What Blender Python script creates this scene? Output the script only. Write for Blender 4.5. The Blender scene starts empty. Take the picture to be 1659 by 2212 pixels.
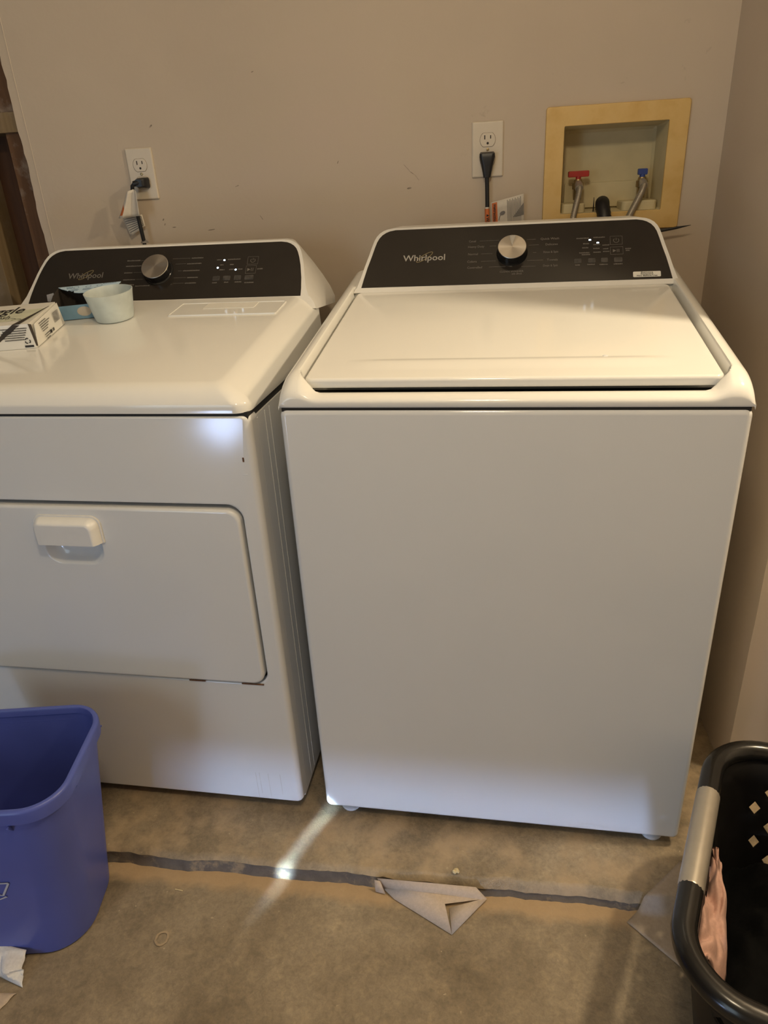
import bpy, math, random
from mathutils import Vector, Matrix, noise
random.seed(7)
C = bpy.context.scene.collection
S = bpy.context.scene
PI = math.pi

# ------------------------------------------------------------------ camera
cam_data = bpy.data.cameras.new('camera')
cam = bpy.data.objects.new('camera', cam_data); C.objects.link(cam)
r_ = Vector((0.98538841, 0.16204865, -0.0524397))
u_ = Vector((-0.02293203, 0.43130876, 0.9019129))
f_ = Vector((-0.16877147, 0.88753197, -0.42872276))
m = Matrix((r_, u_, -f_)).transposed().to_4x4()
m.translation = (0.35535140, -1.02960841, 1.20710086)
cam.matrix_world = m
cam_data.sensor_fit = 'VERTICAL'; cam_data.sensor_height = 36.0; cam_data.sensor_width = 27.0
cam_data.lens = 36.0 * 1524.83 / 2212.0
cam_data.clip_start = 0.02; cam_data.clip_end = 50
S.camera = cam

# ------------------------------------------------------------------ light
world = bpy.data.worlds.new('world'); S.world = world; world.use_nodes = True
bg = world.node_tree.nodes['Background']
bg.inputs[0].default_value = (0.86, 0.88, 1.0, 1); bg.inputs[1].default_value = 0.07

def lamp(name, kind, loc, energy, color, target=None, **kw):
    d = bpy.data.lights.new(name, kind); d.energy = energy; d.color = color
    for k, v in kw.items(): setattr(d, k, v)
    o = bpy.data.objects.new(name, d); C.objects.link(o); o.location = loc
    if target is not None:
        o.rotation_euler = (Vector(target) - Vector(loc)).to_track_quat('-Z', 'Y').to_euler()
    return o
WARM = (1.0, 0.82, 0.56)
lamp('bare_bulb_right', 'POINT', (1.25, 0.04, 1.85), 46.0, WARM, shadow_soft_size=0.04)
lamp('hanging_bulb', 'POINT', (0.28, -0.80, 1.95), 21.0, WARM, shadow_soft_size=0.07)
# daylight coming in low through the gap beside the garage door
gap = lamp('door_gap_daylight', 'AREA', (-0.97, -2.0, 0.195), 3.0, (0.46, 0.62, 1.0), target=(-0.2, 0, 0.4),
     shape='RECTANGLE', size=0.165, size_y=0.165)
gap.rotation_euler = ((Vector((-.2, 0, .4)) - gap.location).to_track_quat('-Z', 'Y') @ Matrix.Rotation(PI / 4, 3, 'Z').to_quaternion()).to_euler()
lamp('door_gap_strip', 'AREA', (0.45, -2.75, 0.05), 0.32, (0.46, 0.62, 1.0), target=(0.45, 0, 0.05),
     shape='RECTANGLE', size=1.5, size_y=0.04, spread=math.radians(6))
lamp('added_cool_fill', 'AREA', (-1.5, -3.1, 1.2), 14.0, (0.66, 0.86, 1.0), target=(0.2, 0, 0.6),  # added cool fill from behind left; no doorway is modelled there
     shape='RECTANGLE', size=0.9, size_y=1.7)
# the thin sunbeam that slips through the same gap
lamp('sunbeam', 'AREA', (-0.80, -2.00, 0.31), 0.065, (0.58, 0.78, 1.0), target=(-0.030, -0.075, 0.005),
     shape='RECTANGLE', size=0.016, size_y=0.095, spread=math.radians(1.0))
S.view_settings.view_transform = 'Standard'; S.view_settings.look = 'None'
S.view_settings.gamma = 1.0; S.view_settings.use_curve_mapping = False
S.view_settings.exposure = 0.02

# ------------------------------------------------------------------ materials
class NT:
    def __init__(s, name):
        s.m = bpy.data.materials.new(name); s.m.use_nodes = True
        s.t = s.m.node_tree; s.b = s.t.nodes['Principled BSDF']
    def n(s, typ, **kw):
        nd = s.t.nodes.new(typ)
        for k, v in kw.items():
            if k.startswith('i_'): nd.inputs[int(k[2:]) if k[2:].isdigit() else k[2:]].default_value = v
            else: setattr(nd, k, v)
        return nd
    def l(s, a, b): s.t.links.new(a, b)
    def coord(s): return s.n('ShaderNodeTexCoord').outputs['Object']
    def noise(s, scale, detail=4, rough=.55, vec=None, dist=0):
        nd = s.n('ShaderNodeTexNoise'); nd.inputs['Scale'].default_value = scale
        nd.inputs['Detail'].default_value = detail; nd.inputs['Roughness'].default_value = rough
        nd.inputs['Distortion'].default_value = dist
        s.l(vec if vec is not None else s.coord(), nd.inputs['Vector']); return nd.outputs[0]
    def ramp(s, fac, stops, interp='LINEAR'):
        nd = s.n('ShaderNodeValToRGB'); cr = nd.color_ramp; cr.interpolation = interp
        while len(cr.elements) < len(stops): cr.elements.new(0.5)
        for e, (p, c) in zip(cr.elements, stops):
            e.position = p; e.color = c if len(c) == 4 else (*c, 1)
        s.l(fac, nd.inputs[0]); return nd.outputs[0]
    def mix(s, fac, a, b, mode='MIX'):
        nd = s.n('ShaderNodeMix', data_type='RGBA', blend_type=mode)
        for idx, val in ((0, fac), (6, a), (7, b)):
            if hasattr(val, 'is_output'): s.l(val, nd.inputs[idx])
            else: nd.inputs[idx].default_value = val if idx == 0 else (*val[:3], 1)
        return nd.outputs[2]
    def math(s, op, a, b=0.0):
        nd = s.n('ShaderNodeMath', operation=op)
        for i, v in enumerate((a, b)):
            if hasattr(v, 'is_output'): s.l(v, nd.inputs[i])
            else: nd.inputs[i].default_value = v
        return nd.outputs[0]
    def bump(s, h, strength=.2, dist=.001):
        nd = s.n('ShaderNodeBump'); nd.inputs['Strength'].default_value = strength
        nd.inputs['Distance'].default_value = dist
        s.l(h, nd.inputs['Height']); s.l(nd.outputs[0], s.b.inputs['Normal'])
    def col(s, c):
        if hasattr(c, 'is_output'): s.l(c, s.b.inputs['Base Color'])
        else: s.b.inputs['Base Color'].default_value = (*c[:3], 1)
    def set(s, **kw):
        for k, v in kw.items():
            s.b.inputs[k.replace('_', ' ')].default_value = v

def simple(name, col, rough=.5, var=.06, scale=40, bump=0, bscale=300, bdist=.0005, **kw):
    t = NT(name)
    c = Vector(col)
    n = t.noise(scale, 3)
    t.col(t.ramp(n, [(.3, tuple(c * (1 - var))), (.7, tuple(c * (1 + var)))]))
    t.set(Roughness=rough, **kw)
    if bump: t.bump(t.noise(bscale, 2), bump, bdist)
    return t.m

M = {}
# --- appliance enamel
def enamel(name, col, rough, bs, bst, bd):
    t = NT(name); n = t.noise(3.0, 4)
    c = Vector(col)
    t.col(t.ramp(n, [(.3, tuple(c * .975)), (.7, tuple(c * 1.0))]))
    t.set(Roughness=rough, Specular_IOR_Level=.5)
    t.bump(t.noise(bs, 2), bst, bd)
    return t.m
M['enamel'] = enamel('white_enamel', (.76, .765, .76), .13, 420, .05, .0003)
M['enamel_top'] = enamel('white_enamel_top', (.82, .81, .77), .12, 300, .03, .0003)
M['white_plastic'] = simple('white_plastic', (.78, .765, .73), .35, .02)
M['panel_black'] = simple('console_black', (.024, .020, .017), .12, .08, 12)
M['print_grey'] = simple('print_grey', (.16, .145, .13), .5, .2, 400)
M['print_bright'] = simple('print_silver', (.42, .40, .37), .4, .1, 200)
M['print_gold'] = simple('print_gold', (.33, .27, .13), .35, .1)
M['button_grey'] = simple('button_grey', (.055, .05, .047), .4, .5, 90)
M['stain'] = simple('faint_stain', (.60, .585, .55), .5, .1)
M['gap_dark'] = simple('gap_dark', (.02, .018, .016), .8)
M['rust'] = simple('rust', (.16, .07, .03), .8, .4, 200)
M['knob_black'] = simple('knob_black', (.012, .012, .013), .15)
def brushed():
    t = NT('spun_steel'); t.col((.62, .58, .53)); t.set(Metallic=1.0, Roughness=.30, Anisotropic=.8)
    tan = t.n('ShaderNodeTangent', direction_type='RADIAL', axis='Z')
    t.l(tan.outputs[0], t.b.inputs['Tangent'])
    return t.m
M['spun_steel'] = brushed()
def emit(name, col, st):
    t = NT(name); t.col((.02, .02, .02)); t.b.inputs['Emission Color'].default_value = (*col, 1)
    t.b.inputs['Emission Strength'].default_value = st; return t.m
M['led'] = emit('indicator_led', (.62, .80, 1.0), 9.0)

# --- painted drywall with scuffs
def wallmat():
    t = NT('painted_drywall'); co = t.coord()
    n1 = t.noise(2.2, 5, .55, co)
    base = t.ramp(n1, [(.3, (.51, .425, .335)), (.55, (.54, .455, .36)), (.75, (.545, .45, .37))])
    n2 = t.noise(26, 6, .6, co, .4)
    spots = t.ramp(n2, [(.66, (0, 0, 0)), (.74, (.5, .5, .5))])
    n3 = t.noise(3.3, 2, .5, co)
    spots = t.math('MULTIPLY', spots, t.ramp(n3, [(.52, (0, 0, 0)), (.64, (1, 1, 1))]))
    c = t.mix(spots, base, (.30, .24, .18))
    t.col(c); t.set(Roughness=.62, Specular_IOR_Level=.35)
    h = t.math('ADD', t.noise(90, 3, .5, co), t.math('MULTIPLY', t.noise(8, 3, .5, co), 3.0))
    t.bump(h, .25, .0012)
    return t.m
M['wall'] = wallmat()
M['scuff'] = simple('dark_scuff', (.29, .235, .18), .8, .5, 120)
M['compound'] = simple('joint_compound', (.42, .36, .28), .8, .12, 30, .3, 120)

# --- concrete
def concrete(name, band):
    t = NT(name); co = t.coord()
    n1 = t.noise(3.0, 8, .60, co, .3); n2 = t.noise(38, 6, .65, co, .6); n3 = t.noise(220, 3, .6, co)
    a = t.ramp(n1, [(.32, (.175, .135, .086)), (.5, (.28, .222, .148)), (.66, (.37, .30, .205))])
    b = t.ramp(n2, [(.28, (.78, .78, .78)), (.52, (1, 1, 1)), (.72, (1.25, 1.23, 1.18))])
    c = t.mix(.8, a, b, 'MULTIPLY')
    c = t.mix(.9, c, t.ramp(t.noise(130, 5, .7, co, .5), [(.32, (.80, .80, .80)), (.5, (1, 1, 1)), (.66, (1.18, 1.17, 1.13))]), 'MULTIPLY')
    sep = t.n('ShaderNodeSeparateXYZ'); t.l(co, sep.inputs[0])
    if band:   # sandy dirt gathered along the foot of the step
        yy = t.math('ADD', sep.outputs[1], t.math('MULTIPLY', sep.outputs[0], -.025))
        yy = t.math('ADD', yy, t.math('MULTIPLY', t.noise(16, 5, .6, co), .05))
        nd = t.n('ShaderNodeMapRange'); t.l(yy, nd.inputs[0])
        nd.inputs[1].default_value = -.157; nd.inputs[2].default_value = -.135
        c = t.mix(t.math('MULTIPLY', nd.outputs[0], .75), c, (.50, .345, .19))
    else:
        sand = t.ramp(t.noise(11, 5, .6, co), [(.46, (0, 0, 0)), (.62, (.7, .7, .7))])
        c = t.mix(sand, c, (.47, .35, .215))
    sp = t.ramp(t.noise(75, 2, .5, co), [(.73, (0, 0, 0)), (.77, (.8, .8, .8))])
    c = t.mix(sp, c, (.48, .38, .25))
    t.col(c); t.set(Roughness=.72, Specular_IOR_Level=.3)
    h = t.math('ADD', t.math('MULTIPLY', n2, 2.0), n3); t.bump(h, .45, .0016)
    return t.m
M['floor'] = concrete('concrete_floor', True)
M['slab'] = concrete('concrete_slab', False)
def stepmat():
    t = NT('shaded_step_face'); co = t.coord()  # darker than the slab top: shade on the face painted in, plus sandy patches
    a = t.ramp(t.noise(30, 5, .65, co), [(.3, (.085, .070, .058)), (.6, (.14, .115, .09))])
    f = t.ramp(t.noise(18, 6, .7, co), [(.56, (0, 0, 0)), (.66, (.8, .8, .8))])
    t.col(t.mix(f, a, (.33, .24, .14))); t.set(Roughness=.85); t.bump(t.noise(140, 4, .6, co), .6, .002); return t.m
M['step_face'] = stepmat()

# --- raw wood
def wood(name, dark, light, smear=0.0):
    t = NT(name); co = t.coord()
    mp = t.n('ShaderNodeMapping'); mp.inputs['Scale'].default_value = (30, 30, 2.5); t.l(co, mp.inputs[0])
    n = t.noise(1.0, 5, .6, mp.outputs[0], .6)
    c = t.ramp(n, [(.3, dark), (.7, light)])
    if smear:
        s = t.ramp(t.noise(14, 5, .6, co), [(.5, (0, 0, 0)), (.68, (smear,) * 3)])
        c = t.mix(s, c, (.32, .27, .22))
    t.col(c); t.set(Roughness=.8); t.bump(n, .3, .001)
    return t.m
M['sheathing'] = wood('brown_sheathing', (.055, .022, .008), (.105, .045, .018))
M['stud'] = wood('rough_stud', (.075, .034, .014), (.14, .07, .032), .75)
M['stud_pale'] = wood('pale_stud', (.16, .11, .055), (.24, .17, .09), .3)

# --- plastics, metals, fabrics
M['blue_plastic'] = simple('blue_plastic', (.085, .115, .42), .36, .08, 6, .05, 500, .0003)
M['symbol_white'] = simple('moulded_print', (.50, .52, .60), .5)
M['black_plastic'] = simple('black_plastic', (.009, .008, .0075), .5, .15, 20, Specular_IOR_Level=.25)
M['rim_plastic'] = simple('rim_black_plastic', (.013, .012, .011), .20, .15, 20)
M['silver_plastic'] = simple('silver_plastic', (.46, .42, .36), .34, .04, 60, 0, Metallic=.55)
M['cord_black'] = simple('cord_black', (.010, .010, .012), .4)
M['yellowed'] = None
def yellowed():
    t = NT('yellowed_plastic'); co = t.coord()
    t.col(t.ramp(t.noise(18, 5, .6, co), [(.3, (.58, .37, .115)), (.55, (.66, .45, .17)), (.75, (.66, .46, .19))]))
    t.set(Roughness=.5); return t.m
M['yellowed'] = yellowed()
M['box_inner'] = simple('box_inner_plastic', (.55, .47, .28), .5, .06, 20)
M['red'] = simple('red_handle', (.36, .02, .015), .4); M['blue_handle'] = simple('blue_handle', (.03, .06, .26), .4)
def braid():
    t = NT('braided_steel'); co = t.coord()
    w = t.n('ShaderNodeTexWave'); w.inputs['Scale'].default_value = 190; w.bands_direction = 'DIAGONAL'; t.l(co, w.inputs[0])
    t.col(t.ramp(w.outputs[0], [(.2, (.26, .23, .19)), (.8, (.55, .50, .42))])); t.set(Metallic=.7, Roughness=.4)
    t.bump(w.outputs[0], .5, .0008); return t.m
M['braid'] = braid()
M['brass'] = simple('dull_brass', (.35, .26, .13), .35, .1, 60, Metallic=.8)
M['ivory'] = simple('ivory_plastic', (.62, .55, .45), .4, .02)
M['slot'] = simple('socket_slot', (.02, .015, .012), .7)
M['paper_white'] = simple('tag_paper', (.62, .57, .50), .6, .05, 60)
M['tag_orange'] = simple('tag_orange', (.62, .17, .05), .6, .06)
M['tag_grey'] = simple('tag_grey', (.20, .185, .17), .6)
M['ink'] = simple('black_ink', (.02, .018, .018), .6)
M['ink_grey'] = simple('grey_ink', (.16, .15, .15), .6)
M['carton'] = simple('white_carton', (.80, .78, .72), .45, .02)
M['carton_green'] = simple('green_print', (.64, .66, .52), .5, .1, 60)
M['carton_shade'] = simple('carton_inside_shade', (.045, .035, .028), .8)  # near-black card: the shade inside the cartons is painted into the colour
M['blue_card'] = simple('light_blue_card', (.52, .70, .86), .5, .04, 30)
M['blue_card2'] = simple('mid_blue_card', (.22, .40, .58), .5, .06, 30)
M['ink_blue'] = simple('blue_ink', (.12, .22, .36), .6)
def translucent(name, col, tr, rough):
    t = NT(name); n = t.noise(30, 4)
    c = Vector(col); t.col(t.ramp(n, [(.35, tuple(c * .9)), (.65, tuple(c * 1.06))]))
    t.set(Roughness=rough, Transmission_Weight=tr, IOR=1.25); t.bump(t.noise(60, 3), .1, .001); return t.m
M['cup'] = translucent('frosted_cup', (.80, .86, .84), .40, .5)
M['film'] = translucent('clear_film', (.6, .6, .62), .5, .3)
def sheet(name, col):
    t = NT(name); c = Vector(col); n = t.noise(160, 4, .7)
    t.col(t.ramp(n, [(.3, tuple(c * .86)), (.7, tuple(c * 1.05))])); t.set(Roughness=.85); t.bump(n, .25, .0006); return t.m
M['sheet'] = sheet('dryer_sheet_fibre', (.56, .45, .34))
M['sheet_dark'] = sheet('dryer_sheet_grey', (.36, .29, .22))
M['tissue'] = sheet('white_tissue', (.74, .73, .72))
M['pink'] = sheet('pink_fleece', (.60, .37, .30))
M['black_cloth'] = simple('black_cloth', (.0018, .0018, .0018), .85, .5, 25, .5, 90, .002, Specular_IOR_Level=.12)
M['debris'] = simple('pale_debris', (.70, .56, .30), .7, .2, 400)
M['pipe'] = simple('grey_pipe', (.36, .36, .37), .5)
M['foot'] = simple('foot_plastic', (.70, .72, .74), .5)
M['ceiling'] = simple('ceiling_paint', (.6, .55, .48), .8)

# ------------------------------------------------------------------ mesh helpers
class Fr:
    """a local frame: origin and three axes"""
    def __init__(s, o, X, Y, Z): s.o = Vector(o); s.X = Vector(X); s.Y = Vector(Y); s.Z = Vector(Z)
    def __call__(s, a, b, c=0.0): return s.o + s.X * a + s.Y * b + s.Z * c
W0 = Fr((0, 0, 0), (1, 0, 0), (0, 1, 0), (0, 0, 1))
def rrect(x0, x1, y0, y1, r, n=6):
    out = []
    for cx, cy, a0 in ((x1 - r, y1 - r, 0), (x0 + r, y1 - r, 90), (x0 + r, y0 + r, 180), (x1 - r, y0 + r, 270)):
        for i in range(n + 1):
            a = math.radians(a0 + 90 * i / n); out.append((cx + r * math.cos(a), cy + r * math.sin(a)))
    return out
class MB:
    def __init__(s): s.v = []; s.f = []
    def loft(s, rings, cap0=True, cap1=True, closed=True):
        b = len(s.v); n = len(rings[0])
        for r in rings: s.v += [Vector(p) for p in r]
        for k in range(len(rings) - 1):
            for i in range(n if closed else n - 1):
                j = (i + 1) % n
                s.f.append((b + k * n + i, b + k * n + j, b + (k + 1) * n + j, b + (k + 1) * n + i))
        if cap0: s.f.append(tuple(b + i for i in reversed(range(n))))
        if cap1: s.f.append(tuple(b + (len(rings) - 1) * n + i for i in range(n)))
        return s
    def slab(s, fr, x0, x1, y0, y1, h0, h1, r=.003, bev=.002, n=4, k=3, bev0=0):
        """rounded rectangle plate in frame fr from height h0 to h1 with a rounded top edge"""
        lv = [(0, h0)] if not bev0 else [(bev0 * (1 - math.sin(a)), h0 + bev0 * (1 - math.cos(a))) for a in [PI / 2 * i / k for i in range(k + 1)]]
        if bev: lv += [(bev * (1 - math.cos(a)), h1 - bev * (1 - math.sin(a))) for a in [PI / 2 * i / k for i in range(k + 1)]]
        else: lv += [(0, h1)]
        rings = []
        for ins, h in lv:
            rr = max(r - ins, .0002)
            rings.append([fr(a, b, h) for a, b in rrect(x0 + ins, x1 - ins, y0 + ins, y1 - ins, rr, n)])
        return s.loft(rings)
    def box(s, fr, x0, x1, y0, y1, z0, z1):
        return s.loft([[fr(x0, y0, z), fr(x1, y0, z), fr(x1, y1, z), fr(x0, y1, z)] for z in (z0, z1)])
    def tube(s, path, rad, n=10, cap=True, closed=False, sq=None):
        P = [Vector(p) for p in path]; N = len(P); rings = []
        up = None
        for i in range(N):
            a = P[i - 1] if (i or closed) else P[0]; c = P[(i + 1) % N] if (i < N - 1 or closed) else P[-1]
            t = (c - a).normalized()
            if up is None:
                up = Vector((0, 0, 1)) if abs(t.z) < .9 else Vector((0, 1, 0))
            up = (up - t * up.dot(t)).normalized(); sd = t.cross(up)
            R = rad[i] if isinstance(rad, (list, tuple)) else rad
            ra, rb = R if isinstance(R, tuple) else (R, R)
            rings.append([P[i] + sd * (ra * math.cos(2 * PI * j / n)) + up * (rb * math.sin(2 * PI * j / n)) for j in range(n)])
        if closed: rings.append(rings[0])
        return s.loft(rings, cap and not closed, cap and not closed)
    def lathe(s, fr, prof, n=24, cap0=True, cap1=True):
        return s.loft([[fr(r * math.cos(2 * PI * j / n), r * math.sin(2 * PI * j / n), h) for j in range(n)] for r, h in prof], cap0, cap1)
    def grid(s, fn, nu, nv):
        b = len(s.v)
        for i in range(nu + 1):
            for j in range(nv + 1): s.v.append(Vector(fn(i / nu, j / nv)))
        for i in range(nu):
            for j in range(nv):
                a = b + i * (nv + 1) + j; s.f.append((a, a + nv + 1, a + nv + 2, a + 1))
        return s
    def poly(s, pts, thick=None):
        if thick is None:
            b = len(s.v); s.v += [Vector(p) for p in pts]; s.f.append(tuple(range(b, b + len(pts))))
        else:
            t = Vector(thick); s.loft([pts, [Vector(p) + t for p in pts]])
        return s
    def ribbon(s, path, nrm, w, h):
        """flat printed stroke along a path: width w, raised h along nrm"""
        P = [Vector(p) for p in path]; N = Vector(nrm); L = []; R = []
        for i, p in enumerate(P):
            t = (P[min(i + 1, len(P) - 1)] - P[max(i - 1, 0)]).normalized(); d = t.cross(N).normalized() * (w / 2)
            L.append(p + d + N * h); R.append(p - d + N * h)
        b = len(s.v); s.v += L + R; n = len(P)
        for i in range(n - 1): s.f.append((b + i, b + i + 1, b + n + i + 1, b + n + i))
        return s
    def text(s, fr, txt, size, h=.0004, align='LEFT', sx=1.0, bold=0.0, shear=0.0):
        cu = bpy.data.curves.new('lettering', 'FONT'); cu.body = txt; cu.size = size; cu.align_x = align
        cu.offset = bold * size; cu.resolution_u = 2; cu.shear = shear
        o = bpy.data.objects.new('lettering', cu); C.objects.link(o)
        me = o.to_mesh(); b = len(s.v)
        for v in me.vertices: s.v.append(fr(v.co.x * sx, v.co.y, h))
        for p in me.polygons: s.f.append(tuple(b + i for i in p.vertices))
        o.to_mesh_clear(); bpy.data.objects.remove(o); bpy.data.curves.remove(cu)
        return s
    def bars(s, fr, x0, x1, y, hgt, h=.0004, seed=0):
        """a line of print too small to read: a run of short strokes"""
        rnd = random.Random(seed); x = x0
        while x < x1 - hgt * .3:
            w = min(hgt * rnd.uniform(.5, .8), x1 - x); t = hgt * rnd.uniform(.75, 1.0)
            b = len(s.v); s.v += [fr(x, y, h), fr(x + w, y, h), fr(x + w, y + t, h), fr(x, y + t, h)]; s.f.append((b, b + 1, b + 2, b + 3))
            x += w + hgt * rnd.uniform(.15, .3)
        return s
    def build(s, name, mat, parent=None, smooth=35, recalc=True, wn=True, stuff=False):
        me = bpy.data.meshes.new(name)
        inv = Matrix.Identity(4)
        if parent is not None:
            q = parent
            mt = Matrix.Identity(4)
            while q is not None: mt = q.matrix_basis @ mt; q = q.parent
            inv = mt.inverted()
        me.from_pydata([tuple(inv @ v) for v in s.v], [], s.f); me.update()
        if recalc:
            import bmesh
            bm = bmesh.new(); bm.from_mesh(me); bmesh.ops.recalc_face_normals(bm, faces=bm.faces); bm.to_mesh(me); bm.free()
        me.polygons.foreach_set('use_smooth', [True] * len(me.polygons))
        me.set_sharp_from_angle(angle=math.radians(smooth))
        me.materials.append(mat)
        o = bpy.data.objects.new(name, me); C.objects.link(o)
        if parent is not None: o.parent = parent
        if wn:
            w = o.modifiers.new('weighted_normal', 'WEIGHTED_NORMAL'); w.keep_sharp = True; w.weight = 60
        if stuff: o['kind'] = 'stuff'
        return o
def tag(o, label, cat, group=None):
    o['label'] = label; o['category'] = cat
    if group: o['group'] = group
    return o
def thing(name, loc, label, cat, group=None):
    o = bpy.data.objects.new(name, None); C.objects.link(o); o.location = loc; o.empty_display_size = .05
    return tag(o, label, cat, group)
def recenter(o):
    """put the origin of a one-mesh thing at its base"""
    vs = [v.co.copy() for v in o.data.vertices]
    c = Vector((sum(v.x for v in vs) / len(vs), sum(v.y for v in vs) / len(vs), min(v.z for v in vs)))
    o.data.transform(Matrix.Translation(-c)); o.location = c
    return o
def struct(o, label=None):
    o['kind'] = 'structure'
    if label: o['label'] = label
    return o
def smoothstep(a, b, x):
    t = min(1, max(0, (x - a) / (b - a))); return t * t * (3 - 2 * t)
def lerp(a, b, t): return a + (b - a) * t
def interp(tab, x):
    for (x0, y0), (x1, y1) in zip(tab, tab[1:]):
        if x <= x1: return lerp(y0, y1, max(0, (x - x0) / (x1 - x0)))
    return tab[-1][1]

# ------------------------------------------------------------------ the setting
ZF = -.028                     # garage floor; the raised slab the machines stand on is z = 0
KW = .045
nl = math.hypot(1, KW)
WX = Vector((1, KW, 0)) / nl; WN = Vector((KW, -1, 0)) / nl
def wp(x, z, d=0.0): return Vector((x, .78 + KW * x, z)) + WN * d
def wfr(x, z, d=0.0): return Fr(wp(x, z, d), WX, (0, 0, 1), WN)
HX0, HX1, HZ0, HZ1 = .4665, .6895, 1.106, 1.286     # hole for the recessed washer box

def curb_edge(x): return -.1275 + .026 * (x - .15) + .006 * noise.noise((x * 9, 3, 0)) + .0035 * noise.noise((x * 38, 9, 0)) + .0022 * noise.noise((x * 130, 5, 0))
# floor
fl = MB(); fl.grid(lambda u, v: (lerp(-3, 2.4, u), lerp(-3.4, 1.0, v), ZF + .0012 * noise.noise((lerp(-3, 2.4, u) * 6, lerp(-3.4, 1, v) * 6, 0))), 90, 80)
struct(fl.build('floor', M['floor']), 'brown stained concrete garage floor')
# raised concrete slab, ragged front edge
sl = MB()
def slab_pt(u, v):
    x = lerp(-3, 2.4, u); ye = curb_edge(x)
    if v < .5:
        y = lerp(.9, ye + .016, v / .5); z = 0
    else:
        y = lerp(ye + .016, ye, (v - .5) / .5); z = -(.006 + .011 * smoothstep(.05, .40, x)) * ((v - .5) / .5) ** 2 + .0012 * noise.noise((x * 40, y * 40, 1))
    return (x, y, z)
sl.grid(slab_pt, 700, 8)
slab_o = struct(sl.build('concrete_slab', M['slab'], smooth=60), 'raised concrete slab with ragged front edge')
sf = MB()
def face_pt(u, v):
    x = lerp(-3, 2.4, u); ye = curb_edge(x)
    return (x, ye - .008 * v ** 2 + .0025 * noise.noise((x * 30, v * 2, 5)) * math.sin(PI * v), lerp(-.006 - .011 * smoothstep(.05, .40, x), ZF - .001, v))
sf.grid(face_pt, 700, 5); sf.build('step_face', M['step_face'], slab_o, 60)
# back wall drywall with a hole for the washer box and a torn left edge
bw = MB()
ZT = 2.45
zs = [ZF + (ZT - ZF) * i / 160 for i in range(161)]
def jag(z): return -.8265 + .006 * noise.noise((z * 9, 0, 0)) + .004 * noise.noise((z * 38, 0, 4)) - .002 * (z - 1.1)
xs_r = .86
def wquad(x0, x1, z0, z1): bw.poly([wp(x0, z0), wp(x1, z0), wp(x1, z1), wp(x0, z1)])
for a, b in zip(zs, zs[1:]):
    bw.poly([wp(jag(a), a), wp(-.78, a), wp(-.78, b), wp(jag(b), b)])
    bw.poly([wp(jag(a), a), wp(jag(b), b), wp(jag(b) + .002, b, -.013), wp(jag(a) + .002, a, -.013)])
wquad(-.78, HX0, ZF, ZT); wquad(HX1, xs_r, ZF, ZT); wquad(HX0, HX1, ZF, HZ0); wquad(HX0, HX1, HZ1, ZT)
back = struct(bw.build('wall_back', M['wall'], recalc=False, smooth=20), 'scuffed beige painted drywall behind the machines')
# thin ridge of taped joint near the torn edge
rg = MB(); rg.tube([wp(-.806 + .0015 * noise.noise((z * 5, 2, 2)), z, -.0006) for z in zs[40:130]], .0016, 6); rg.build('joint_ridge', M['wall'], back)
# scuff marks on the drywall (dirt with its own outline)
def scuff(x, z, ln, w, ang):
    mb = MB(); f = wfr(x, z); ca, sa = math.cos(ang), math.sin(ang); pts = []
    for k in range(12):
        a = 2 * PI * k / 12; rr = 1 + .35 * noise.noise((k * 1.7, x * 90, z * 90))
        px, pz = ln / 2 * math.cos(a) * rr, w / 2 * math.sin(a) * rr
        pts.append(f(px * ca - pz * sa, px * sa + pz * ca, .0003))
    mb.poly(pts); return mb.build('scuff', M['scuff'], back, recalc=False)
for x, z, ln, w, a in [(-.4925, 1.343, .011, .0035, .6), (.116, 1.179, .010, .004, .1), (-.498, 1.128, .006, .003, 1.0), (-.5, 1.139, .007, .003, .8),
                       (-.2308, 1.4364, .006, .002, .3), (-.0497, 1.243, .007, .002, 1.1), (-.249, 1.132, .012, .002, -1.0), (-.3, 1.205, .010, .002, .3),
                       (.111, 1.223, .020, .0012, -.8), (.125, 1.21, .022, .0012, -.6), (.135, 1.2, .014, .001, -.9), (-.38, 1.11, .02, .002, .1), (-.475, 1.12, .01, .002, .0)]:
    scuff(x, z, ln, w, a)
# exposed framing left of the drywall: sheathing, studs, blocking
sh = MB(); sh.poly([wp(-3, ZF, -.10), wp(-.80, ZF, -.10), wp(-.80, ZT, -.10), wp(-3, ZT, -.10)])
framing = struct(sh.build('wall_left_bay', M['sheathing'], recalc=False), 'bare brown sheathing behind open wall framing'); framing.name = 'wall_bay'
st = MB(); st.slab(wfr(0, 0, -.10), -.872, -.79, ZF, ZT, .0, .0865, .001, .001); st.build('stud', M['stud'], framing)
st = MB(); st.slab(wfr(0, 0, -.10), -1.12, -.972, ZF, ZT, .0, .087, .001, .001); st.build('stud', M['stud_pale'], framing)
st = MB(); st.slab(wfr(0, 0, -.10), -.98, -.829, 1.351, 1.3945, .0, .095, .0015, .0015); st.build('blocking', M['stud_pale'], framing)
st = MB(); st.slab(wfr(0, 0, -.10), -.98, -.852, 1.475, 1.56, .0, .092, .0015, .0015); st.build('blocking', M['stud_pale'], framing)
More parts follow.
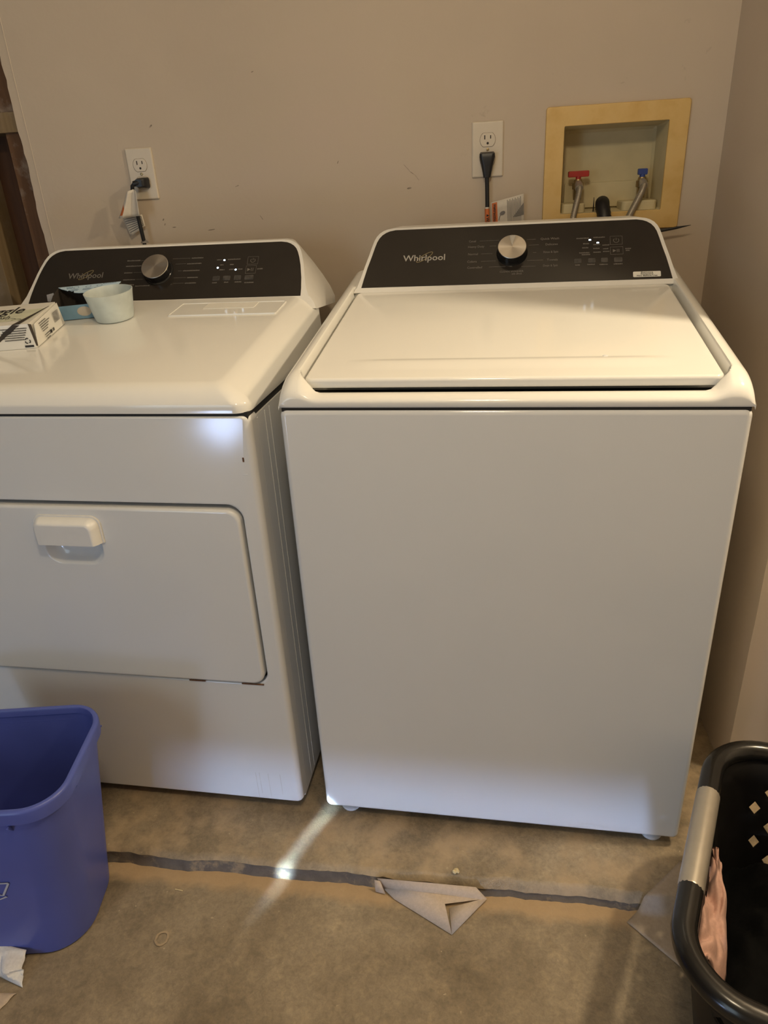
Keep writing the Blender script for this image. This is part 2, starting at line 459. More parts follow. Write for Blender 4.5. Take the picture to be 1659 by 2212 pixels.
# wing wall on the right; its front end faces the room
rx = WN * -1   # direction away from the room, square to the back wall
XR = .836; YR = .205
def rwall(d, z): return Vector((XR, YR, z)) + rx * d
wr = MB()
for i in range(60):
    a, b = lerp(ZF, ZT, i / 60), lerp(ZF, ZT, (i + 1) / 60)
    def jx(z): return .0012 * noise.noise((z * 11, 7, 0))
    wr.poly([rwall(0, a) + Vector((jx(a), 0, 0)), rwall(.68, a), rwall(.68, b), rwall(0, b) + Vector((jx(b), 0, 0))])
    wr.poly([rwall(0, a) + Vector((jx(a), 0, 0)), rwall(0, b) + Vector((jx(b), 0, 0)), Vector((2.4, YR + .06, b)), Vector((2.4, YR + .06, a))])
struct(wr.build('wall_right', M['wall'], recalc=False, smooth=20), 'beige wing wall at right, its end facing the room')
mb = MB(); mb.poly([(-3, 1.0, ZF), (-3, -3.4, ZF), (-3, -3.4, ZT), (-3, 1.0, ZT)]); struct(mb.build('wall_left', M['sheathing'], recalc=False))
mb = MB(); mb.poly([(-3, -3.4, ZF), (2.4, -3.4, ZF), (2.4, -3.4, ZT), (-3, -3.4, ZT)]); struct(mb.build('wall_rear', M['ceiling'], recalc=False))
mb = MB(); mb.poly([(2.4, -3.4, ZF), (2.4, .3, ZF), (2.4, .3, ZT), (2.4, -3.4, ZT)]); struct(mb.build('wall_side', M['ceiling'], recalc=False))
mb = MB(); mb.poly([(-3, -3.4, ZT), (2.4, -3.4, ZT), (2.4, 1.0, ZT), (-3, 1.0, ZT)]); struct(mb.build('ceiling', M['ceiling'], recalc=False))

# ------------------------------------------------------------------ appliances
XZ = lambda y: Fr((0, y, 0), (1, 0, 0), (0, 0, 1), (0, -1, 0))      # plates facing the room
def console(root, xc, hwtab, y0, z0, y1, z1, hwfull, yb, zb, drop):
    """sloping control panel and the white housing behind it; returns the panel frame"""
    d = Vector((0, y1 - y0, z1 - z0)); L = d.length; V = d / L; N = Vector((0, -V.z, V.y))
    P = Fr((xc, y0, z0), (1, 0, 0), V, N)
    vs = [t[0] for t in hwtab]
    def hw(v): return interp(hwtab, v)
    left = [(-hw(v), v) for v in vs]; right = [(hw(v), v) for v in reversed(vs)]
    out = left + right
    mb = MB(); n = len(out)
    def inset(k): return [P(a * (1 - k / .32), min(b, L * 1.02) - (k if b > L * .8 else 0), 0) for a, b in out]
    r0 = [P(a, b, -.004) for a, b in out]; r1 = [P(a, b, .0008) for a, b in out]
    r2 = [P(a * .9975, b - (.0008 if b > .02 else -.0004), .0016) for a, b in out]
    mb.loft([r0, r1, r2]); panel = mb.build('control_panel', M['panel_black'], root, 40)
    # housing
    hb = MB()
    hw0, hwt = hw(0), hwtab[-1][1] + .012
    flare = hwfull - hw0 - .0065
    ext = [(-(hwfull), -drop), (-(hwfull - flare * .18), -drop * .55), (-(hwfull - flare * .42), -drop * .2)]
    ext += [(-(hw(v) + .0065 + flare * .38 * math.exp(-v / .020)), v + (.006 if v > .13 else (.006 * v / .13))) for v in vs]
    front = ext + [(-a, b) for a, b in reversed(ext)]
    ff = [P(a, b, -.0015) for a, b in front]
    fi = [P(a * .9985, b - .001 * (b > .1), .0008) for a, b in front]
    vmax = front[len(ext) - 1][1]
    def ring(t):
        res = []
        for (a, b), p in zip(front, ff):
            k = max(0, b / vmax)
            hb_ = lerp(hwfull, hwt, k ** 1.15) if b > 0 else hwfull
            ax = lerp(abs(a), max(hb_ if k < .97 else min(abs(a), hb_), 0), t) if k < .97 else abs(a) - .01 * t
            zz = lerp(p.z, lerp(zb, z1 + .003, k ** .9) if b > 0 else zb + b * .5, t)
            res.append(Vector((xc + math.copysign(ax, a), lerp(p.y, yb, t), zz)))
        return res
    hb.loft([fi, ff] + [ring(t) for t in (.12, .3, .5, .75, 1.0)])
    hb.build('console_housing', M['white_plastic'], root, 50)
    return P, panel
def knob(root, P, x, v, h, r, pointer):
    k = thing_part = MB().lathe(Fr(P(x, v, 0), P.X, P.Y, P.Z), [(r * 1.10, .0005), (r * 1.08, .004), (r * 1.02, .006), (r * 1.0, h - .003), (r * .985, h - .0006)], 48)
    k = k.build('dial_knob', M['knob_black'], root, 40)
    f = Fr(P(x, v, 0), P.X, P.Y, P.Z)
    me = MB(); me.lathe(Fr((0, 0, 0), (1, 0, 0), (0, 1, 0), (0, 0, 1)), [(r * .985, h - .001), (r * .985, h), (r * .96, h + .0007)], 64)
    c = me.build('knob_cap', M['spun_steel'], None, 40)
    mt = Matrix((f.X, f.Y, f.Z)).transposed().to_4x4(); mt.translation = f.o - root.location
    c.parent = k; c.matrix_basis = mt
    if pointer:
        pm = MB(); a = r * .92
        pm.poly([f(-r * .22, a, h + .0012), f(0, r * .06, h + .0012), f(r * .02, a, h + .0012)])
        pm.poly([f(r * .02, a, h + .0012), f(0, r * .06, h + .0012), f(r * .24, a, h + .0012)])
        pm.build('pointer_mark', M['print_bright'], k, recalc=False)
    return k
def logo(panel, P, x0, v0, width, bright):
    t = MB(); sz = width * .247
    t.text(Fr(P(x0, v0, 0), P.X, P.Y, P.Z), 'Whirlpool', sz, .0019, sx=width / (sz * 4.0), bold=.012)
    t.build('brand_lettering', M[bright], panel, recalc=False)
    e = MB(); cx, cv = x0 + width * .53, v0 + width * .10; pts = []
    for k in range(41):
        a = math.radians(-205 + 335 * k / 40); ca, sa = math.cos(.62), math.sin(.62)
        ex, ey = width * .235 * math.cos(a), width * .062 * math.sin(a)
        pts.append(P(cx + ex * ca - ey * sa, cv + ex * sa + ey * ca, 0))
    e.ribbon(pts, P.Z, width * .012, .0021)
    e.build('logo_ring', M['print_gold'], panel, recalc=False)

# ---------------- washing machine
wm = thing('washing_machine', (.35, .33, 0), 'white top-loading washing machine with closed lid, right of the dryer', 'washing machine')
b = MB(); b.slab(XZ(0), 0, .70, .021, .8845, -.66, .0, .012, .010, 5, 4); b.build('cabinet', M['enamel'], wm, 40)
for fx, fy in ((.047, .03), (.656, .03), (.05, .6), (.65, .6)):
    mb = MB(); mb.lathe(Fr((fx, fy, 0), (1, 0, 0), (0, 1, 0), (0, 0, 1)), [(.019, .0005), (.021, .004), (.021, .010), (.012, .014), (.010, .024)], 20); mb.build('leveling_foot', M['foot'], wm)
# top frame: heightfield with raised rails, lower front rim, well under the lid
def rail(y): return .9275 + .137 * y
def top_h(x, y):
    dx = min(x, .70 - x); rr = .024
    h = rail(y)
    if dx < rr: h -= rr * .9 * (1 - math.sqrt(max(0, 1 - (1 - dx / rr) ** 2)))
    t = max(0, 1 - y / .055)
    h -= .030 * (1 - math.sqrt(max(0, 1 - t * t)))
    # front rim between the corners
    rim = .9045; 
    if y < .016: rim -= .012 * (1 - math.sqrt(max(0, 1 - (1 - y / .016) ** 2)))
    w = smoothstep(.030, .062, dx)
    front = min(h, rim) if y < .029 else rim
    h2 = lerp(h, min(h, front), w * (1 if y < .09 else 1))
    # channel and well below the lid
    well = smoothstep(.026, .0345, y) * smoothstep(.026, .033, dx) * smoothstep(.505, .495, y)
    fl_ = .878 + .137 * y * .9
    cr = .02                                   # rounded corner of the well
    if y < .0345 + cr and dx < .033 + cr:
        q = math.hypot(max(0, .033 + cr - dx), max(0, .0345 + cr - y)); well *= smoothstep(cr + .006, cr - .001, q)
    return lerp(h2 if y < .0345 or dx < .034 or y > .5 else h2, fl_, well)
xs = sorted(set([.0003, .001, .002, .0035, .0055, .008, .011, .014, .017, .020, .0225, .025, .027, .029, .031, .033, .036, .04, .045, .05, .056, .063, .07, .09, .12] ))
xs = xs + [.12 + (.35 - .12) * i / 5 for i in range(1, 6)]
xs = xs + [.70 - x for x in reversed(xs[:-1])]
ys = [.0003, .001, .002, .0035, .0055, .008, .011, .014, .018, .022, .025, .027, .029, .031, .033, .036, .04, .045, .05, .055, .062, .07, .09, .12, .17, .22, .28, .34, .40, .45, .49, .497, .503, .508, .52, .56, .64]
t = MB(); nx, ny = len(xs), len(ys)
for x in xs:
    for y in ys: t.v.append(Vector((x, y, top_h(x, y))))
for i in range(nx - 1):
    for j in range(ny - 1):
        a = i * ny + j; t.f.append((a, a + ny, a + ny + 1, a + 1))
# skirt down to the seam
loop = [(i, 0) for i in range(nx)] + [(nx - 1, j) for j in range(1, ny)] + [(i, ny - 1) for i in range(nx - 2, -1, -1)] + [(0, j) for j in range(ny - 2, 0, -1)]
def skirt(dz, off):
    b = len(t.v)
    for i, j in loop:
        x, y = xs[i], ys[j]
        t.v.append(Vector((min(max(x, .002), .698) if off else (0 if x < .01 else .70 if x > .69 else x), (.0022 if off and y < .01 else 0 if y < .01 else y), dz)))
    return b
top_idx = [i * ny + j for i, j in loop]
b1 = skirt(.8895, False); b2 = skirt(.8868, True)
n = len(loop)
for k in range(n):
    q = (k + 1) % n
    t.f.append((top_idx[k], top_idx[q], b1 + q, b1 + k)); t.f.append((b1 + k, b1 + q, b2 + q, b2 + k))
t.build('top_frame', M['enamel_top'], wm, 50)
g = MB(); g.box(W0, .004, .696, .0035, .64, .880, .8895); g.build('seam_fill', M['gap_dark'], wm)  # near-black block filling the open seam
# lid
LS = math.atan(.137); LY = Vector((0, math.cos(LS), math.sin(LS))); LZ = Vector((0, -math.sin(LS), math.cos(LS)))
LF = Fr((.35, .0345, .9085), (1, 0, 0), LY, LZ)
l = MB(); l.slab(LF, -.3145, .3145, 0, .468, .0, .0155, .014, .0055, 6, 4, .002); lid = l.build('lid', M['enamel_top'], wm, 50)
c = MB()
def crease(u, v):
    x = lerp(-.262, .262, u); e = min(1, 9 * min(u, 1 - u))
    w = smoothstep(0, .68, v) if v < .68 else 1 - smoothstep(.68, 1, v)
    return LF(x, .030 + .056 * v, .0155 - .0001 + .0020 * w * e)
c.grid(crease, 40, 24); c.build('lid_crease', M['enamel_top'], lid, 60)
c = MB(); c.lathe(LF(.155, .083, .0155) and Fr(LF(.155, .083, .0155), LF.X, LF.Y, LF.Z), [(.0045, 0), (.0042, .0006), (.003, .0011), (.0005, .0013)], 12); c.build('paint_chip', M['foot'], lid)
c = MB(); c.box(W0, .03, .685, .4975, .60, .93, .9935); c.build('console_base', M['enamel_top'], wm)

hw_w = [(0, .3140), (.02, .3105), (.05, .3045), (.08, .2970), (.10, .2925), (.115, .2885), (.125, .284), (.133, .278), (.139, .270), (.1425, .262), (.145, .250)]
P, pan = console(wm, .3575, hw_w, .50, .995, .60, 1.10, .330, .685, 1.0, .012)
logo(pan, P, .1293 - .3575, .0628, .086, 'print_bright')
knob(wm, P, 0.0, .0735, .022, .0293, True)
pr = MB(); T = lambda x, v: Fr(P(x - .3575, v, 0), P.X, P.Y, P.Z)
def row(x0, x1, xl0, xl1, v, txt, right):
    w = (x1 - x0); sz = .0072
    f = T(x1 if right else x0, v - .0022); f2 = f
    pr.text(f, txt, sz, .0019, 'RIGHT' if right else 'LEFT', sx=w / (len(txt) * sz * .60), bold=.01)
    pr.ribbon([P(xl0 - .3575, v, 0), P(xl1 - .3575, v, 0)], P.Z, .0007, .0019)
for a in [(.2672, .2876, .290, .330, .1066, 'Casual', 0), (.2658, .3083, .311, .3247, .0925, 'Heavy Duty', 0), (.2665, .2906, .294, .3175, .0740, 'Normal', 0),
          (.2652, .2912, .294, .3247, .0556, 'Colors', 0), (.2658, .3079, .311, .345, .0408, 'Controlled', 0),
          (.4083, .4534, .3874, .406, .1054, 'Quick Wash', 1), (.414, .4505, .3914, .412, .0914, 'Delicates', 1), (.4085, .4515, .4001, .407, .0726, 'Rinse & Spin', 1),
          (.4236, .4505, .389, .421, .0533, 'Towels', 1), (.4088, .4505, .377, .406, .0394, 'Drain & Spin', 1)]: row(*a)
pr.text(T(.333, .0262), 'CLEAN WASHER', .0062, .0019, sx=.0489 / (12 * .0062 * .62), bold=.01)
pr.text(T(.3576, .0205), 'with affresh', .0062, .0019, sx=.0244 / (12 * .0062 * .46), bold=.01)
for k, (x0, x1, v) in enumerate([(.4878, .512, .1015), (.5216, .544, .1025), (.501, .514, .088), (.521, .534, .085), (.539, .553, .083), (.499, .512, .078), (.521, .533, .0755), (.54, .551, .074), (.493, .513, .066), (.521, .536, .0665), (.54, .553, .0675), (.498, .515, .0615),
                             (.4850, .4950, .037), (.5085, .5235, .0375), (.5325, .5485, .0365), (.560, .577, .0365), (.5835, .5945, .0725), (.5845, .592, .068)]):
    pr.bars(P, x0 - .3575, x1 - .3575, v, .0028, .0019, k)
pr.build('cycle_print', M['print_grey'], pan, recalc=False, stuff=True)
def icon_box(P, x0, x1, v0, v1, kind, parent):
    b = MB()
    b.ribbon([P(x0, v0), P(x1, v0), P(x1, v1), P(x0, v1), P(x0, v0)], P.Z, .0007, .0019)
    cx, cv, r = (x0 + x1) / 2, (v0 + v1) / 2, (v1 - v0) * .26
    if kind == 'power':
        b.ribbon([P(cx + r * math.sin(a), cv + r * math.cos(a)) for a in [math.radians(40 + 280 * i / 16) for i in range(17)]], P.Z, .0009, .0019)
        b.ribbon([P(cx, cv), P(cx, cv + r * 1.15)], P.Z, .0009, .0019)
    else:
        b.poly([P(cx - r * 1.6, cv - r * .8, .0019), P(cx - r * .2, cv, .0019), P(cx - r * 1.6, cv + r * .8, .0019)])
        for q in (.2, .9): b.ribbon([P(cx + r * q, cv - r * .8), P(cx + r * q, cv + r * .8)], P.Z, .0011, .0019)
    b.build('touch_button', M['print_grey'], parent, recalc=False)
icon_box(P, .5545 - .3575, .578 - .3575, .0845, .1048, 'power', pan); icon_box(P, .5545 - .3575, .579 - .3575, .0608, .0788, 'play', pan)
for x0, x1 in ((.4827, .4974), (.5102, .5247), (.5356, .5492), (.5609, .5771)):
    q = MB(); q.slab(P, x0 - .3575, x1 - .3575, .0425, .0535, .0, .0024, .002, .0006); q.build('option_button', M['button_grey'], pan)
for x, v in ((.5145, .0983), (.53, .0907)):
    q = MB(); q.slab(P, x - .3575 - .0024, x - .3575 + .0024, v - .0014, v + .0014, 0, .0022, .0012, .0003); q.build('indicator_led', M['led'], pan)
q = MB(); q.slab(P, .5967 - .3575, .6495 - .3575, .0050, .0178, .001, .0022, .002, .0003); stk = q.build('film_sticker', M['carton'], pan); stk['label'] = 'white film sticker'
q = MB()
for tx, v, wd in (('Remove', .0138, .022), ('Protective', .0100, .030), ('Film Before Use', .0062, .047)):
    q.text(Fr(P(.6231 - .3575, v, 0), P.X, P.Y, P.Z), tx, .0042, .0026, 'CENTER', sx=wd / (len(tx) * .0042 * .52), bold=.02)
q.build('sticker_lettering', M['ink'], stk, recalc=False)

# ---------------- dryer
DX0, DX1 = -.787, -.050; DC = -.4185
dr = thing('dryer', (DC, .33, 0), 'white front-loading dryer with hamper door and boxes on top', 'dryer')
b = MB()
# body shell with pressed side panels
rings = []
for z in (.022, .865):
    rings.append([(x, y, z) for x, y in rrect(DX0 + .001, DX1 - .001, .022, .65, .004, 2)])
b.loft(rings); b.build('cabinet', M['enamel'], dr)
for sgn, xx in ((1, DX1), (-1, DX0)):
    for yy, w in ((.035, .006), (.075, .004), (.10, .004)):
        q = MB(); q.slab(Fr((xx - sgn * .0015, yy, 0), (0, 1, 0), (0, 0, 1), (sgn, 0, 0)), 0, w, .03, .86, 0, .0013, .0015, .0002); q.build('side_crease', M['enamel'], dr)
DH = (-.749, -.0865, .3335, .7155)     # door opening
f = MB(); rings = []
for ins, y in [(0, .034), (0, .012)] + [(.012 * (1 - math.cos(a)), .012 * (1 - math.sin(a))) for a in [PI / 2 * i / 5 for i in range(1, 6)]]:
    rings.append([(x, y, z) for x, z in rrect(DX0 + ins, DX1 - ins, .022 + ins * .6, .8738 - ins * .35, max(.012 - ins * .6, .002), 8)])
for ins, y in [(-.004, .0), (-.0015, .0008), (0, .003), (.0, .022)]:
    rings.append([(x, y, z) for x, z in rrect(DH[0] + ins, DH[1] - ins, DH[2] + ins, DH[3] - ins, .028, 8)])
f.loft(rings, False, False); f.build('front_panel', M['enamel'], dr, 40)
q = MB(); q.box(W0, DH[0] - .01, DH[1] + .01, .019, .021, DH[2] - .01, DH[3] + .01); q.build('door_recess', M['gap_dark'], dr)
# door with a scooped finger recess
HXc = -.4185
d = MB(); rings = []
for ins, y in [(.0, .018), (0, .0)] + [(.006 * (1 - math.cos(a)), -.006 * math.sin(a)) for a in [PI / 2 * i / 4 for i in range(1, 5)]]:
    rings.append([(x, y, z) for x, z in rrect(DH[0] + .0045 + ins, DH[1] - .0045 - ins, DH[2] + .004 + ins, DH[3] - .0075 - ins, .024 - ins * .5, 8)])
HOX, HZT, HZB = .060, .655, .590
for hw2, zt, zb2, rr, y in [(HOX, HZT, HZB, .030, -.006), (HOX - .004, HZT, HZB + .003, .028, -.004), (HOX - .012, HZT, HZB + .010, .024, .006), (HOX - .022, HZT, HZB + .022, .02, .015)]:
    rings.append([(x, y, z) for x, z in rrect(HXc - hw2, HXc + hw2, zb2, zt, min(rr, (zt - zb2) / 2 - .001), 8)])
d.loft(rings, True, True); door = d.build('door', M['enamel'], dr, 40)
# handle cover: flange + hood, open below
h = MB(); N_ = 7
def arch(hw2, zt, zb2, r, y):
    pts = [(-hw2, zb2)] + [(-hw2 + r - r * math.cos(a), zt - r + r * math.sin(a)) for a in [PI / 2 * i / N_ for i in range(N_ + 1)]]
    return [(HXc + x, y, z) for x, z in pts] + [(HXc - x, y, z) for x, z in reversed(pts)]
h.loft([arch(.0665, .6925, .6395, .018, -.004), arch(.0665, .6925, .6395, .018, -.0075), arch(.0655, .6915, .6395, .017, -.0088), arch(.0625, .6890, .6395, .016, -.0088), arch(.0625, .6890, .6395, .016, -.0105),
        arch(.0600, .6865, .640, .0145, -.018), arch(.0565, .6830, .6405, .0125, -.0245), arch(.0520, .6790, .641, .010, -.0275)], False, True)
h.build('door_handle', M['white_plastic'], door, 50)
for x, w in ((-.232, .034), (-.118, .045)):
    q = MB(); q.slab(XZ(-.001), x - w / 2, x + w / 2, DH[2] - .0015, DH[2] + .0018, 0, .0006, .001, .0003); q.build('rust_patch', M['rust'], dr)
for x, z, w, hh in ((-.072, .795, .003, .008), (-.075, .772, .008, .0016)):
    q = MB(); q.slab(XZ(0), x, x + w, z, z + hh, 0, .0004, .0007, .0002); q.build('paint_chip', M['rust'] if hh > .005 else M['foot'], dr)
for i, x in enumerate((-.145, -.137, -.118, -.092)):
    q = MB(); q.ribbon([(x + .0012 * noise.noise((k, i, 0)), 0, lerp(.10, .03 + .012 * (i % 2), k / 6)) for k in range(7)], (0, -1, 0), .0012, .0004); q.build('drip_stain', M['stain'], dr, recalc=False)
# lid of the dryer
def dz(y): return .918 + .13 * y
l = MB(); rings = []
for sx, fy, zo, flat in [(.0025, .0010, .8768, 1), (.0005, -.0025, .8785, 1), (.0005, -.0030, .890, 1), (.006, -.0012, -.0235, 0), (.016, .003, -.0165, 0), (.028, .009, -.0095, 0), (.040, .017, -.0042, 0), (.050, .026, -.0010, 0), (.058, .035, 0, 0)]:
    o2 = rrect(DX0 + sx, DX1 - sx, fy, .53, max(.010, .026 - .2 * sx), 6)
    rings.append([(x, y, zo if flat else dz(y) + zo) for x, y in o2])
l.loft(rings); dlid = l.build('top_cover', M['enamel_top'], dr, 60)
q = MB(); q.box(W0, DX0 + .004, DX1 - .004, .004, .64, .860, .879); q.build('seam_fill', M['gap_dark'], dr)  # near-black block filling the seam under the top cover
DSA = math.atan(.13); DY = Vector((0, math.cos(DSA), math.sin(DSA))); DZ = Vector((0, -math.sin(DSA), math.cos(DSA)))
DL = Fr((0, 0, .918), (1, 0, 0), DY, DZ)            # plane of the dryer top
q = MB(); q.slab(DL, -.3475, -.1115, .3815, .4665, -.001, .0016, .004, .0012); lint = q.build('lint_screen_cover', M['enamel_top'], dr)
rm = MB(); rr_ = rrect(-.3475, -.1115, .3815, .4665, .004, 3); ri_ = rrect(-.3445, -.1145, .3845, .4635, .003, 3)
rm.loft([[DL(a, b2, .001) for a, b2 in rr_], [DL(a, b2, .0026) for a, b2 in rrect(-.347, -.112, .382, .466, .004, 3)], [DL(a, b2, .0026) for a, b2 in rrect(-.345, -.114, .384, .464, .003, 3)], [DL(a, b2, .0012) for a, b2 in ri_]], False, False)
rm.build('raised_border', M['enamel_top'], lint)
q = MB(); q.slab(DL, -.285, -.172, .424, .462, .001, .0026, .001, .0004); q.build('label_plate', M['carton'], lint)
hw_d = [(0, .327), (.02, .3262), (.047, .3235), (.08, .3180), (.10, .3130), (.115, .3080), (.125, .303), (.132, .297), (.138, .289), (.142, .280), (.1445, .266)]
P, pan = console(dr, DC, hw_d, .50, .983, .60, 1.087, .3655, .655, .960, .032)
logo(pan, P, -.660 - DC, .0645, .085, 'print_grey')
T = lambda x, v: Fr(P(x - DC, v, 0), P.X, P.Y, P.Z)
knob(dr, P, -.4345 - DC, .0745, .022, .0325, False)
pr = MB()
for k, (x0, x1, v) in enumerate([(-.5182, -.4858, .1064), (-.5186, -.4761, .0915), (-.5196, -.499, .0735), (-.5181, -.4883, .0545), (-.5176, -.4891, .0408), (-.4849, -.4486, .037),
                             (-.3597, -.3318, .107), (-.3685, -.3338, .092), (-.3754, -.3352, .0735), (-.3621, -.3366, .0548), (-.3651, -.3386, .0402), (-.272, -.2425, .0995), (-.298, -.287, .0995),
                             (-.288, -.276, .0725), (-.265, -.254, .0725), (-.244, -.233, .0725), (-.288, -.279, .0855), (-.265, -.256, .0855), (-.300, -.288, .0388), (-.272, -.262, .039), (-.247, -.231, .039), (-.224, -.203, .0365), (-.199, -.185, .0715)]):
    pr.bars(P, x0 - DC, x1 - DC, v, .0030, .0019, k + 40)
for x0, x1, v in [(-.4061, -.363, .1085), (-.3968, -.3715, .094), (-.4845, -.472, .107), (-.3876, -.378, .075), (-.3947, -.365, .0565), (-.3932, -.368, .042), (-.497, -.475, .075), (-.486, -.47, .056)]:
    pr.ribbon([P(x0 - DC, v), P(x1 - DC, v)], P.Z, .0006, .0019)
pr.build('cycle_print', M['print_grey'], pan, recalc=False, stuff=True)
icon_box(P, -.2245 - DC, -.2 - DC, .086, .1058, 'power', pan); icon_box(P, -.2255 - DC, -.202 - DC, .0617, .082, 'play', pan)
for x0, x1 in ((-.3007, -.2842), (-.2765, -.2592), (-.2504, -.2342), (-.2255, -.2053)):
    q = MB(); q.slab(P, x0 - DC, x1 - DC, .0455, .0575, .0, .0024, .002, .0006); q.build('option_button', M['button_grey'], pan)
for x, v in ((-.28, .0996), (-.2929, .0797), (-.2497, .073)):
    q = MB(); q.slab(P, x - DC - .0021, x - DC + .0021, v - .0018, v + .0018, 0, .0022, .0016, .0003); q.build('indicator_led', M['led'], pan)
for fx, fy in ((-.74, .03), (-.095, .05), (-.74, .6), (-.095, .6)):
    mb = MB(); mb.lathe(Fr((fx, fy, 0), (1, 0, 0), (0, 1, 0), (0, 0, 1)), [(.017, .0005), (.018, .004), (.018, .008), (.010, .012), (.009, .026)], 16); mb.build('leveling_foot', M['gap_dark'], dr)

# ------------------------------------------------------------------ things on the dryer
ink3 = .0004
def dl_frame(x, y, rot, h=0.0):
    yl = y / math.cos(DSA); c_, s_ = math.cos(rot), math.sin(rot)
    return Fr(DL(x, yl, h), DL.X * c_ + DL.Y * s_, DL.Y * c_ - DL.X * s_, DL.Z)
def recycle(mb, f, cx, cy, r, w, h):
    """three chasing arrows as flat print"""
    for k in range(3):
        a0 = math.radians(90 + 120 * k); dirx, diry = math.cos(a0), math.sin(a0)
        def pt(rad, ang): return f(cx + rad * math.cos(ang), cy + rad * math.sin(ang), 0)
        mb.ribbon([pt(r * .86, a0 + .95), pt(r * .98, a0 + .35), pt(r * .98, a0 - .1)], f.Z, w, h)
        tip = a0 - .62; ba = a0 - .08
        b0 = len(mb.v)
        mb.v += [f(cx + r * .62 * math.cos(ba), cy + r * .62 * math.sin(ba), h), f(cx + r * 1.30 * math.cos(ba), cy + r * 1.30 * math.sin(ba), h), f(cx + r * .92 * math.cos(tip), cy + r * .92 * math.sin(tip), h)]
        mb.f.append((b0, b0 + 1, b0 + 2))
# white carton of dryer sheets, torn open
F = dl_frame(-.538, .203, math.radians(11), .0006)      # origin: front right bottom corner
wb = thing('dryer_sheet_box', F(-.14, .075), 'white dryer sheet carton torn open, lying on the dryer at left', 'box')
BL, BD, BH = .28, .150, .046
b = MB()
b.loft([[F(-BL, 0, 0), F(0, 0, 0), F(-.001, BD, 0), F(-BL, BD, 0)], [F(-BL, .004, BH), F(-.004, .004, BH), F(-.004, BD - .002, BH), F(-BL, BD - .002, BH)]])
b.build('carton', M['carton'], wb, 20)
q = MB(); q.poly([F(.0008, .004, .001), F(.0030, BD - .004, .001), F(.0002, BD - .006, BH - .001), F(.0045, .010, BH - .003)], F.X * .0008); fl_ = q.build('end_flap', M['carton'], wb, 20)
q = MB(); q.poly([F(-.0035, .0035, BH), F(.0005, .0005, .004), F(.0018, .005, .003), F(.0006, .0065, BH - .002)], F.X * -.0006); q.build('flap_gap_shade', M['carton_shade'], wb, 20)  # dark sliver painting the shade in the slit beside the flap
# flat dark strips painting the shade inside a ragged tear, front and top
TF = Fr(F(0, 0, 0), F.X, (F.Z + F.Y * .087).normalized(), -F.Y + F.Z * .087); TT = Fr(F(0, 0, BH), F.X, F.Y, F.Z)
q = MB(); rnd = random.Random(3)
up, lo = [], []
for k in range(9):
    s_ = k / 8; x = -.082 + .055 * s_; y = .010 + (BH - .0105) * s_; w = .0045 + .003 * rnd.random()
    up.append(TF(x - w, y + .001, .0008)); lo.append(TF(x + w * (.7 + .5 * rnd.random()), y - .001, .0008))
for k in range(8): q.poly([up[k], lo[k], lo[k + 1], up[k + 1]])
for k in range(8):
    s0, s1 = k / 8, (k + 1) / 8
    w0, w1 = .0065 * (1 - s0) + .0006, .0065 * (1 - s1) + .0006
    xa, xb = -.027 + .022 * s0, -.027 + .022 * s1; ya, yb = .003 + .115 * s0, .003 + .115 * s1
    q.poly([TT(xa - w0, ya, .0006), TT(xa + w0, ya, .0006), TT(xb + w1, yb, .0006), TT(xb - w1, yb, .0006)])
q.build('torn_opening_shade', M['carton_shade'], wb, recalc=False)
q = MB(); q.poly([TT(-BL + .02, .025, .0003), TT(-.012, .030, .0003), TT(-.006, .105, .0003), TT(-BL + .02, .10, .0003)]); q.build('printed_band', M['carton_green'], wb, recalc=False)
q = MB()
q.text(Fr(TT(-.046, .082, 0), TT.X, TT.Y, TT.Z), 'Snuggle', .066, .0007, 'RIGHT', sx=.58, bold=.012)
q.text(Fr(TT(-.058, .048, 0), TT.X, TT.Y, TT.Z), 'SuperFresh', .030, .0007, 'RIGHT', sx=.6, bold=.004)
for k in range(3):
    cx, cy = -.052 + .014 * k, .040 - .006 * k
    q.ribbon([TT(cx + (.010 - .001 * k) * math.cos(a), cy + .007 * math.sin(a)) for a in [PI * .1 + PI * .9 * i / 10 for i in range(11)]], TT.Z, .0012, .0007)
fi = TF
for k in range(6):
    q.bars(fi, -.060 + .004 * (k % 2), -.008 - .002 * k, BH * .82 - .0042 * k, .0022, .0009, k + 7)
q.slab(Fr(TF(0, 0, 0), TF.X, TF.Y, TF.Z), -.0215, -.0045, .0025, .0062, .0003, .0008, .0004, .0001)
recycle(q, TF, -.0135, .0145, .0052, .0020, .0009)
q.bars(TF, -.115, -.085, .003, .002, .0009, 77)
EF = Fr(F(.0036, 0, 0), F.Y, F.Z, F.X)     # end face, text runs back along the box
for k in range(9):
    if k == 5: continue
    q.bars(EF, .028 + .002 * k, .062 + .006 * ((k * 3) % 4), BH * .80 - .0043 * k, .0022, .0016, k + 20)
q.lathe(Fr(EF(.072, .009, 0), EF.X, EF.Y, EF.Z), [(.0035, .0006), (.0033, .0016)], 12); q.bars(EF, .079, .09, .0065, .006, .0016, 55)
q.build('carton_print', M['ink'], wb, recalc=False, stuff=True)
q = MB()
for k in range(16): q.poly([EF(.100 + .0018 * k, .017, .0014), EF(.1000 + .0018 * k + .0008 + .0005 * (k % 3 == 0), .017, .0014), EF(.1000 + .0018 * k + .0008 + .0005 * (k % 3 == 0), .037, .0014), EF(.1000 + .0018 * k, .037, .0014)])
q.build('barcode', M['ink_grey'], wb, recalc=False)

